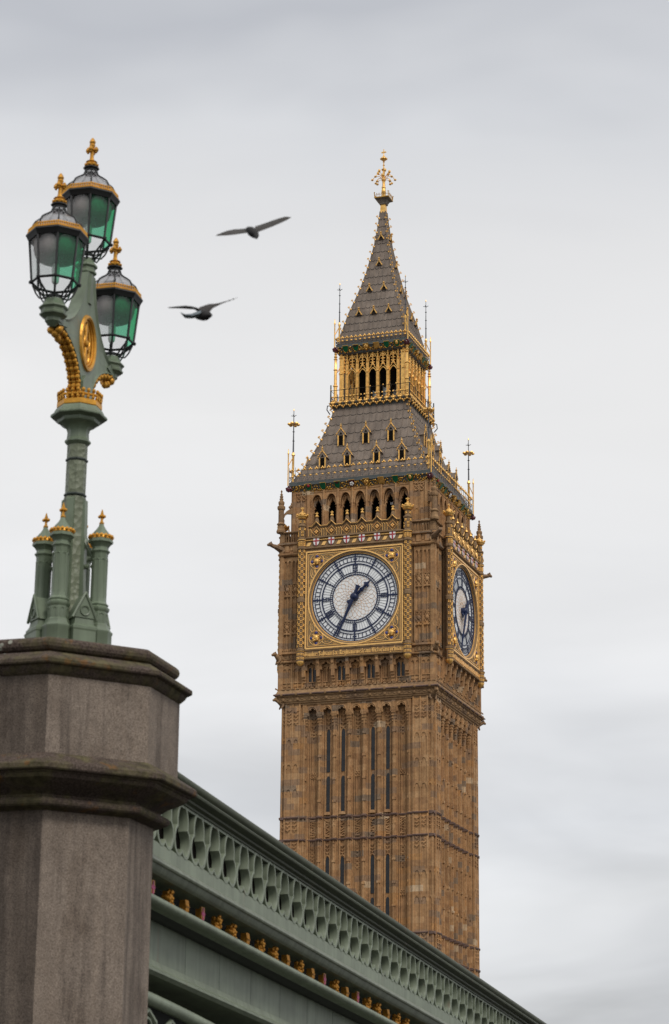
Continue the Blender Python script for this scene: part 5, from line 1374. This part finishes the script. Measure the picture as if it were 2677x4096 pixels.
# solid plate with one oval opening in the middle
CEN, OA, OB = 10.66, 0.245, 0.345
b = MB()
outl = [p for p in half] + [(-x, z) for x, z in half[::-1]]
innr = []
for x, z in outl:
    a = math.atan2((z - CEN) / OB, x / OA); innr.append((OA * math.cos(a), CEN + OB * math.sin(a)))
no = len(outl)
for t0, t1 in ((-0.085, 0.085),):
    b.ring([[(v, y, z) for v, (y, z) in ((t0, outl[i]), (t1, outl[i]), (t1 * 0.75, ((outl[i][0] * 0.85 + innr[i][0] * 0.15), (outl[i][1] * 0.85 + innr[i][1] * 0.15))), (t1 * 0.75, innr[i]), (t0 * 0.75, innr[i]), (t0 * 0.75, ((outl[i][0] * 0.85 + innr[i][0] * 0.15), (outl[i][1] * 0.85 + innr[i][1] * 0.15))))] for i in range(no)], closed=True)
for sg in (-1, 1):
    b.ring([[(v, sg * y, z) for y, z in ((S - 0.02, 10.53), (S + 0.06, 10.56), (S + 0.06, 10.64), (S - 0.2, 10.68), (S - 0.3, 10.6))] for v in (-0.08, 0.08)])
b.ring([[(v, y, z) for y, z in ((-0.15, 9.78), (0.15, 9.78), (0.17, 10.1), (0.08, 10.2), (-0.08, 10.2), (-0.17, 10.1))] for v in (-0.10, 0.10)])
foot(b, 0, 0, [(0.09, 11.2), (0.105, 11.58), (0.11, 11.60), (0.135, 11.62), (0.135, 11.645), (0.115, 11.66), (0.12, 11.69), (0.145, 11.71), (0.14, 11.74), (0.10, 11.78), (0.09, 11.83)])
for sg in (-1, 1):
    foot(b, 0, sg * S, [(0.03, 10.50), (0.10, 10.56), (0.105, 10.60), (0.12, 10.615), (0.17, 10.64), (0.175, 10.66), (0.155, 10.68), (0.16, 10.71), (0.185, 10.735), (0.18, 10.755), (0.14, 10.79), (0.12, 10.85)])
b.build('branching_arms', 'lamp_green', LP, 30)
g = MB()
def oval(f, v, r_, n=28, dx=0.0, dz=0.0): g.tube([(v, dx + OA * f * math.cos(2 * PI * i / n), CEN + dz + OB * f * math.sin(2 * PI * i / n)) for i in range(n)], r_, 7, True)
for sv in (-1, 1):
    oval(1.0, sv * 0.065, 0.034); oval(0.85, sv * 0.05, 0.018)
for v in (-0.03, 0.03):
    for sg in (-1, 1):
        g.tube([(v, sg * (0.03 + 0.13 * math.sin(t)), CEN - 0.27 + 0.18 * t) for t in [i * PI / 10 for i in range(11)]], 0.018, 6)
        g.tube([(v, sg * 0.085 + 0.07 * math.cos(t), CEN + 0.09 + 0.12 * math.sin(t)) for t in [i * PI / 6 for i in range(12)]], 0.016, 6, True)
        g.tube([(v, sg * 0.085 + 0.065 * math.cos(t), CEN - 0.14 + 0.10 * math.sin(t)) for t in [i * PI / 6 for i in range(12)]], 0.016, 6, True)
    g.tube([(v, 0, CEN - 0.33), (v, 0, CEN + 0.33)], 0.03, 6)
    g.blob((v, 0, CEN), 0.06, 7, 5)
g.build('gilt_tracery', 'lamp_gold', LP, 40)
rn = random.Random(11)                                      # gilt leaf trail under each arm
for sg in (-1, 1):
    g = MB()
    path = bez((0.17, 9.82), (0.19, 10.25), (0.43, 10.46), (S - 0.14, 10.545), 18)
    for i, (y, z) in enumerate(path):
        nx = path[min(i + 1, 18)]; pv = path[max(i - 1, 0)]
        d = Vector((nx[0] - pv[0], nx[1] - pv[1])).normalized(); o_ = Vector((d.y, -d.x))
        for q in (-0.055, 0.0, 0.055):
            e = 0.012 + (0.022 if i % 2 else 0.0)
            g.blob((q, sg * (y + o_.x * e), z + o_.y * e), 0.040 if q == 0 else 0.034, 6, 4, 1, 1, 1.1)
    for q in (-0.05, 0.05): g.blob((q, sg * (S - 0.08), 10.49), 0.055, 7, 4)
    g.blob((0, sg * (S - 0.1), 10.45), 0.06, 7, 4); g.blob((0, sg * (S - 0.18), 10.42), 0.045, 7, 4, 1, 1, 1.4)
    g.build('gilt_leaf_trail', 'lamp_gold', LP, 50)

M['bulb'] = simple('white lamp glass', (0.82, 0.82, 0.80), 0.3, 0, 0.03)
def octpts(r_, z): return [(r_ * math.cos(O8 + i * PI / 4), r_ * math.sin(O8 + i * PI / 4), z) for i in range(8)]
def lantern():
    """octagonal lantern standing on z = 0 (top of its cup)"""
    b = MB()
    RB, RT, ZB, ZT, ZE = 0.315, 0.375, 0.27, 0.865, 0.935
    lo, hi = octpts(RB, ZB), octpts(RT, ZT + 0.02)
    for i in range(8):
        b.tube([lo[i], hi[i]], 0.016, 6)
        j = (i + 1) % 8
        b.tube([lo[i], lo[j]], 0.018, 6)
        # arched heads of the panes
        P0, P1 = Vector(hi[i]), Vector(hi[j]); L0, L1 = Vector(lo[i]), Vector(lo[j])
        prev = None; hp = []
        for k in range(7):
            t = k / 6; base = P0.lerp(P1, t); drop = 0.11 * abs(2 * t - 1) ** 2.2 + 0.012
            hp.append((base, base + (L0.lerp(L1, t) - base).normalized() * drop))
        for (a0, c0), (a1, c1) in zip(hp, hp[1:]): b.face([tuple(a0), tuple(a1), tuple(c1), tuple(c0)])
        # scrolled feet down to the cup
        u = Vector((math.cos(O8 + i * PI / 4), math.sin(O8 + i * PI / 4), 0))
        b.tube([u * RB + Vector((0, 0, ZB)), u * 0.275 + Vector((0, 0, 0.20)), u * 0.19 + Vector((0, 0, 0.13)), u * 0.125 + Vector((0, 0, 0.06)), u * 0.105 + Vector((0, 0, 0.0))], 0.014, 6)
        b.tube([u * 0.30 + Vector((0, 0, 0.23)), u * 0.25 + Vector((0, 0, 0.115)), u * 0.20 + Vector((0, 0, 0.05)), u * 0.12 + Vector((0, 0, 0.055))], 0.012, 6)
        b.blob(u * (RB + 0.015) + Vector((0, 0, ZB)), 0.028, 6, 4)
    b.ring([octpts(0.115, 0.05), octpts(0.115, 0.09), octpts(0.09, 0.09), octpts(0.09, 0.05)], closed=True)
    b.ring([octpts(RT - 0.03, ZT), octpts(RT + 0.015, ZT), octpts(0.415, ZE - 0.02), octpts(0.43, ZE), octpts(0.425, ZE + 0.02), octpts(0.39, ZE + 0.03), octpts(0.34, ZE + 0.03)], cap=False)
    # dome ribs
    dome = [(0.345, 1.0), (0.345, 1.05), (0.335, 1.10), (0.305, 1.155), (0.25, 1.20), (0.185, 1.245), (0.13, 1.29), (0.095, 1.335), (0.08, 1.38)]
    for i in range(8):
        a = O8 + i * PI / 4; b.tube([(r_ * 1.01 * math.cos(a), r_ * 1.01 * math.sin(a), z) for r_, z in dome], 0.012, 5)
    b.lathe([(0.08, 1.36), (0.085, 1.40), (0.115, 1.415), (0.115, 1.43), (0.07, 1.44)], 8, rot=O8)
    o = b.build('lantern', 'iron', LP, 35)
    for i in range(8):
        j = (i + 1) % 8; am = O8 + (i + 0.5) * PI / 4
        gl = MB(); gl.face([lo[i], lo[j], hi[j], hi[i]])
        # panes turned to the river are green
        nx, ny = math.cos(am), math.sin(am)
        gr = nx > 0.3
        gl.build('green_pane' if gr else 'clear_pane', 'green_glass' if gr else 'clear', o, 0)
    d = MB(); d.ring([octpts(r_, z) for r_, z in dome], cap=False); d.build('glass_dome', 'dome_glass', o, 0)
    rf = MB(); rf.lathe([(0.30, 0.90), (0.318, 0.84), (0.312, 0.74), (0.295, 0.67), (0.255, 0.615), (0.17, 0.58), (0.08, 0.565), (0.001, 0.56)], 20); rf.build('reflector', 'reflector', o, 40)
    bu = MB(); bu.lathe([(0.03, 0.27), (0.05, 0.30), (0.055, 0.50), (0.03, 0.57)], 12); bu.build('bulb', 'bulb', o, 40)
    # gilt cresting and finial
    g = MB()
    e = octpts(0.405, 0.965)
    for i in range(8):
        p, q = Vector(e[i]), Vector(e[(i + 1) % 8])
        for k in range(9):
            c = p.lerp(q, k / 9); k2 = c * 0.90; g.tube([c, (c.x * 0.96, c.y * 0.96, 1.015)], 0.010, 5); g.blob((c.x * 0.955, c.y * 0.955, 1.027), 0.017, 5, 3, 1, 1, 1.3)
        g.tube([p, q], 0.013, 5); g.tube([p * 0.975 + Vector((0, 0, 0.045)), q * 0.975 + Vector((0, 0, 0.045))], 0.010, 5)
    g.build('gilt_cresting', 'lamp_gold', o, 40); g = MB()
    g.lathe([(0.04, 1.43), (0.085, 1.445), (0.095, 1.475), (0.07, 1.50), (0.085, 1.52), (0.04, 1.545), (0.028, 1.58), (0.026, 1.66), (0.03, 1.70)], 8, rot=O8)
    for i in range(8): g.blob((0.088 * math.cos(i * PI / 4), 0.088 * math.sin(i * PI / 4), 1.465), 0.022, 6, 4)
    for ax in (0, 1):
        s_ = lambda y, z: ((y, 0, z) if ax else (0, y, z))
        for sg in (-1, 1):
            g.tube([s_(0, 1.70), s_(sg * 0.05, 1.705)], 0.028, 6); g.blob(s_(sg * 0.065, 1.705), 0.034, 6, 4); g.blob(s_(sg * 0.06, 1.735), 0.022, 6, 4); g.blob(s_(sg * 0.06, 1.675), 0.022, 6, 4)
    g.lathe([(0.03, 1.69), (0.035, 1.75), (0.045, 1.78), (0.035, 1.80), (0.048, 1.83), (0.03, 1.87), (0.008, 1.90)], 8)
    g.build('gilt_finial', 'lamp_gold', o, 40)
    return o
ln = lantern()
K = 0.92
ln.matrix_basis = Matrix.Translation((0, 0, 11.80)) @ Matrix.Scale(K, 4)
for sg in (-1, 1): dup(ln, LP, Matrix.Translation((0, sg * S, 10.82)) @ Matrix.Scale(K, 4))
# four octagonal colonettes with ogee caps round the foot
def colonette():
    b = MB()
    foot(b, 0, 0, [(0.185, 6.5), (0.185, 6.81), (0.195, 6.83), (0.195, 6.85), (0.165, 6.88), (0.155, 6.91), (0.15, 6.93), (0.128, 6.95), (0.125, 7.10), (0.14, 7.12), (0.145, 7.14), (0.145, 7.155), (0.12, 7.175), (0.13, 7.19), (0.13, 7.20), (0.105, 7.225), (0.100, 7.25), (0.097, 7.84), (0.105, 7.86), (0.12, 7.875), (0.12, 7.89), (0.10, 7.905), (0.10, 7.93), (0.12, 7.96), (0.145, 7.985), (0.155, 7.99), (0.155, 8.02), (0.14, 8.035)])
    for i in range(8):
        a = i * PI / 4; c, s = math.cos(a), math.sin(a)
        for z0, z1, r_ in ((7.28, 7.78, 0.091), (6.97, 7.08, 0.117)):
            for q in (-0.026, 0.026): b.tube([(c * r_ - s * q, s * r_ + c * q, z0), (c * r_ - s * q, s * r_ + c * q, z1)], 0.006, 4)
            b.tube([(c * r_ - s * q, s * r_ + c * q, z1 - 0.02 * abs(q) / 0.026) for q in (-0.026, 0, 0.026)], 0.008, 4)
    o = b.build('colonette', 'lamp_green', LP, 30)
    d = MB(); foot(d, 0, 0, [(0.125, 8.07), (0.115, 8.10), (0.09, 8.135), (0.06, 8.17), (0.035, 8.21), (0.025, 8.245)]); d.build('ogee_cap', 'lamp_green', o, 30)
    g = MB(); foot(g, 0, 0, [(0.13, 8.03), (0.148, 8.035), (0.148, 8.05), (0.125, 8.085)])
    for i in range(16): g.blob((0.142 * math.cos(i * PI / 8), 0.142 * math.sin(i * PI / 8), 8.065), 0.022, 6, 4, 1, 1, 1.2)
    g.build('gilt_cresting', 'lamp_gold', o, 40); g = MB()
    g.lathe([(0.03, 8.235), (0.035, 8.25), (0.018, 8.27), (0.016, 8.31), (0.022, 8.33), (0.025, 8.36), (0.016, 8.39), (0.004, 8.43)], 6)
    for ax in (0, 1):
        for sg in (-1, 1): g.blob((sg * 0.032, 0, 8.335) if ax else (0, sg * 0.032, 8.335), 0.022, 6, 4)
    g.build('gilt_finial', 'lamp_gold', o, 40)
    return o
cl = colonette(); cl.matrix_basis = Matrix.Translation((0.37, 0, 0))
for x, y in ((-0.37, 0), (0, 0.37), (0, -0.37)): dup(cl, LP, Matrix.Translation((x, y, 0)))
# gabled blocks between them
b = MB()
b.lathe([(0.21, -0.02), (0.21, 0.30), (0.22, 0.32), (0.22, 0.35), (0.18, 0.38), (0.17, 0.44), (0.16, 0.47)], 4, (0, 0, 6.5), PI / 4)
b.prism([(-0.14, 0.46), (0.14, 0.46), (0.10, 0.56), (0, 0.76), (-0.10, 0.56)], lambda x, z, t: (t, x, 6.5 + z), -0.12, 0.13)
for sg in (-1, 1): b.tube([(0.135, sg * 0.16, 6.95), (0.135, sg * 0.11, 7.06), (0.135, 0, 7.28)], 0.018, 5)
b.tube([(0.135, 0.06 * math.cos(t), 7.05 + 0.06 * math.sin(t)) for t in [i * PI / 5 for i in range(10)]], 0.012, 5, True)
gb = b.build('gabled_base', 'lamp_green', LP, 0)
for k in range(4):
    mt = Matrix.Rotation(PI / 4 + k * PI / 2, 4, 'Z') @ Matrix.Translation((0.34, 0, 0))
    if k == 0: gb.matrix_basis = mt
    else: dup(gb, LP, mt)
b = MB(); b.lathe([(0.50, 6.45), (0.50, 6.60), (0.47, 6.62)], 8, rot=O8); b.build('base_plate', 'lamp_green', LP, 0)
# ------------------------------------------------------------------ two pigeons in flight
def bird(name, px, py, dist, label, body, head, tail, wings, pale, k=0.1):
    """px, py: where it flies, as tangent offsets of the view; outlines in decimetres: right, up, towards the viewer"""
    fw = cam.matrix_world.to_3x3()
    d = (fw @ Vector((px, py, -1.0))).normalized()
    o = empty(name, Vector((0, 0, EYE)) + d * dist, 0, label, 'bird', 'pigeons flying over the bridge')
    X, Y, Z = fw @ Vector((1, 0, 0)), fw @ Vector((0, 1, 0)), fw @ Vector((0, 0, 1))
    def W(p): return tuple((X * p[0] + Y * p[1] + Z * p[2]) * k)
    def loft(mb, sects, n=10):
        rings = []
        for i, (c, r1, r2) in enumerate(sects):
            a = Vector(sects[max(i - 1, 0)][0]); b_ = Vector(sects[min(i + 1, len(sects) - 1)][0]); t = (b_ - a).normalized()
            u = t.cross(Vector((0, 0, 1))); u = (u if u.length > 0.05 else Vector((1, 0, 0))).normalized(); v = u.cross(t)
            rings.append([W(Vector(c) + u * r1 * math.cos(2 * PI * k / n) + v * r2 * math.sin(2 * PI * k / n)) for k in range(n)])
        mb.ring(rings)
    b = MB(); loft(b, body); bo = b.build('body', 'feather', o, 60)
    b = MB(); loft(b, head); b.build('head', 'feather', o, 60)
    b = MB()
    if tail:
        b.ring([[W(p) for p in r_] for r_ in tail]); b.build('tail', 'feather_pale' if pale else 'feather', o, 60)
    for wg in wings:
        b = MB()                                            # each station: leading edge, trailing edge, thickness
        rings = []
        for le, te, th in wg:
            le, te = Vector(le), Vector(te); te = le + (te - le) * 1.55; m1 = le.lerp(te, 0.25); m2 = le.lerp(te, 0.65)
            nrm = (te - le).cross(Vector(wg[-1][0]) - Vector(wg[0][0])); nrm = nrm.normalized() if nrm.length > 1e-5 else Vector((0, 0, 1))
            if nrm.y < 0: nrm = -nrm
            rings.append([W(le), W(m1 + nrm * th), W(m2 + nrm * th * 0.6), W(te), W(m2 - nrm * th * 0.3), W(m1 - nrm * th * 0.5)])
        b.ring(rings)
        # separate primaries along the trailing edge of the outer wing
        for i in range(2, len(wg) - 1):
            for t in (0.2, 0.6):
                le = Vector(wg[i][0]).lerp(Vector(wg[i + 1][0]), t); te = Vector(wg[i][1]).lerp(Vector(wg[i + 1][1]), t)
                dirn = (te - le); tip = te + dirn * 0.12 + (Vector(wg[i + 1][1]) - Vector(wg[i][1])) * 0.18
                b.tube([W(le.lerp(te, 0.5)), W(te), W(tip)], [0.006, 0.006, 0.001], 5)
        b.build('wing', 'feather_wing', o, 60)
    return o
FX = 9314.73
def tang(x, y): return (x - 1338.5) / FX, (2048 - y) / FX
# first bird: gliding away, seen from below and behind
bird('pigeon', *tang(1011, 931), 20.5, 'dark pigeon gliding with both wings stretched wide, the higher of the two', 
     [((-0.50, 0.42, -0.6), 0.04, 0.05), ((-0.38, 0.34, -0.5), 0.20, 0.22), ((-0.12, 0.14, -0.2), 0.36, 0.40), ((0.10, -0.06, 0.1), 0.36, 0.42), ((0.26, -0.24, 0.4), 0.24, 0.30), ((0.30, -0.36, 0.55), 0.14, 0.18)],
     [((0.24, -0.22, 0.4), 0.22, 0.24), ((0.29, -0.36, 0.6), 0.17, 0.19), ((0.31, -0.47, 0.8), 0.10, 0.12), ((0.315, -0.52, 0.95), 0.03, 0.03)],
     [[(-0.2, 0.34, -0.2), (0.14, 0.38, -0.25), (0.14, 0.28, -0.25), (-0.2, 0.22, -0.2)], [(-0.72, 0.46, -1.2), (0.15, 0.46, -1.2), (0.15, 0.40, -1.2), (-0.72, 0.40, -1.2)], [(-1.25, 0.50, -1.9), (-0.30, 0.47, -1.9), (-0.30, 0.45, -1.9), (-1.25, 0.47, -1.9)]],
     [[((-0.26, -0.02, 0.2), (-0.36, 0.32, -0.9), 0.08), ((-0.75, -0.10, 0.35), (-0.85, 0.27, -0.9), 0.07), ((-1.35, -0.19, 0.35), (-1.40, 0.22, -0.8), 0.05), ((-2.05, -0.24, 0.2), (-2.00, 0.10, -0.6), 0.03), ((-2.55, -0.22, -0.1), (-2.45, -0.02, -0.5), 0.02), ((-2.82, -0.19, -0.4), (-2.80, -0.14, -0.5), 0.01)],
      [((0.30, -0.02, 0.2), (0.18, 0.42, -0.9), 0.08), ((0.85, 0.17, 0.35), (0.70, 0.60, -0.9), 0.07), ((1.45, 0.40, 0.35), (1.35, 0.82, -0.8), 0.05), ((2.15, 0.72, 0.2), (2.00, 1.04, -0.6), 0.03), ((2.62, 0.98, -0.1), (2.52, 1.20, -0.5), 0.02), ((2.95, 1.24, -0.4), (2.90, 1.25, -0.5), 0.01)]], False, 0.115)
# second bird: flying to the right with raised wings, pale tail behind
bird('pigeon', *tang(809, 1257), 20.5, 'grey pigeon with raised wings and pale blue-grey spread tail, the lower of the two',
     [((-0.62, -0.02, -0.2), 0.10, 0.16), ((-0.30, -0.06, -0.1), 0.26, 0.30), ((0.02, -0.06, 0.0), 0.36, 0.38), ((0.28, -0.04, 0.1), 0.36, 0.36), ((0.45, 0.0, 0.2), 0.24, 0.26), ((0.54, 0.04, 0.25), 0.08, 0.08)],
     [((0.26, -0.10, 0.2), 0.26, 0.28), ((0.46, -0.08, 0.35), 0.22, 0.22), ((0.58, -0.10, 0.48), 0.12, 0.13), ((0.64, -0.14, 0.56), 0.03, 0.03)],
     [[(-0.05, 0.28, 0.1), (-0.05, 0.05, 0.5), (-0.25, -0.22, 0.3), (-0.20, -0.10, -0.1)], [(-0.65, 0.04, 0.0), (-0.60, -0.12, 0.5), (-0.65, -0.30, 0.3), (-0.70, -0.2, -0.1)], [(-1.10, 0.02, -0.2), (-1.05, -0.06, 0.45), (-1.05, -0.28, 0.3), (-1.1, -0.22, -0.1)], [(-1.42, 0.16, -0.3), (-1.35, 0.05, 0.4), (-1.15, -0.20, 0.3), (-1.2, -0.12, -0.1)]],
     [[((-0.02, 0.20, 0.2), (-0.25, 0.26, -0.6), 0.08), ((-0.30, 0.38, 0.2), (-0.48, 0.40, -0.7), 0.06), ((-0.65, 0.50, 0.1), (-0.80, 0.46, -0.8), 0.05), ((-1.10, 0.56, -0.1), (-1.18, 0.50, -0.9), 0.03), ((-1.60, 0.535, -0.3), (-1.62, 0.50, -0.9), 0.02), ((-2.25, 0.49, -0.6), (-2.2, 0.475, -0.8), 0.008)],
      [((0.50, 0.14, 0.2), (-0.10, 0.22, -0.3), 0.09), ((0.70, 0.38, 0.1), (0.12, 0.48, -0.5), 0.08), ((1.00, 0.54, 0.0), (0.60, 0.67, -0.6), 0.06), ((1.35, 0.72, -0.1), (1.05, 0.76, -0.7), 0.04), ((1.75, 0.89, -0.3), (1.55, 0.90, -0.7), 0.02), ((2.25, 1.12, -0.5), (2.2, 1.11, -0.7), 0.008)]], True, 0.137)
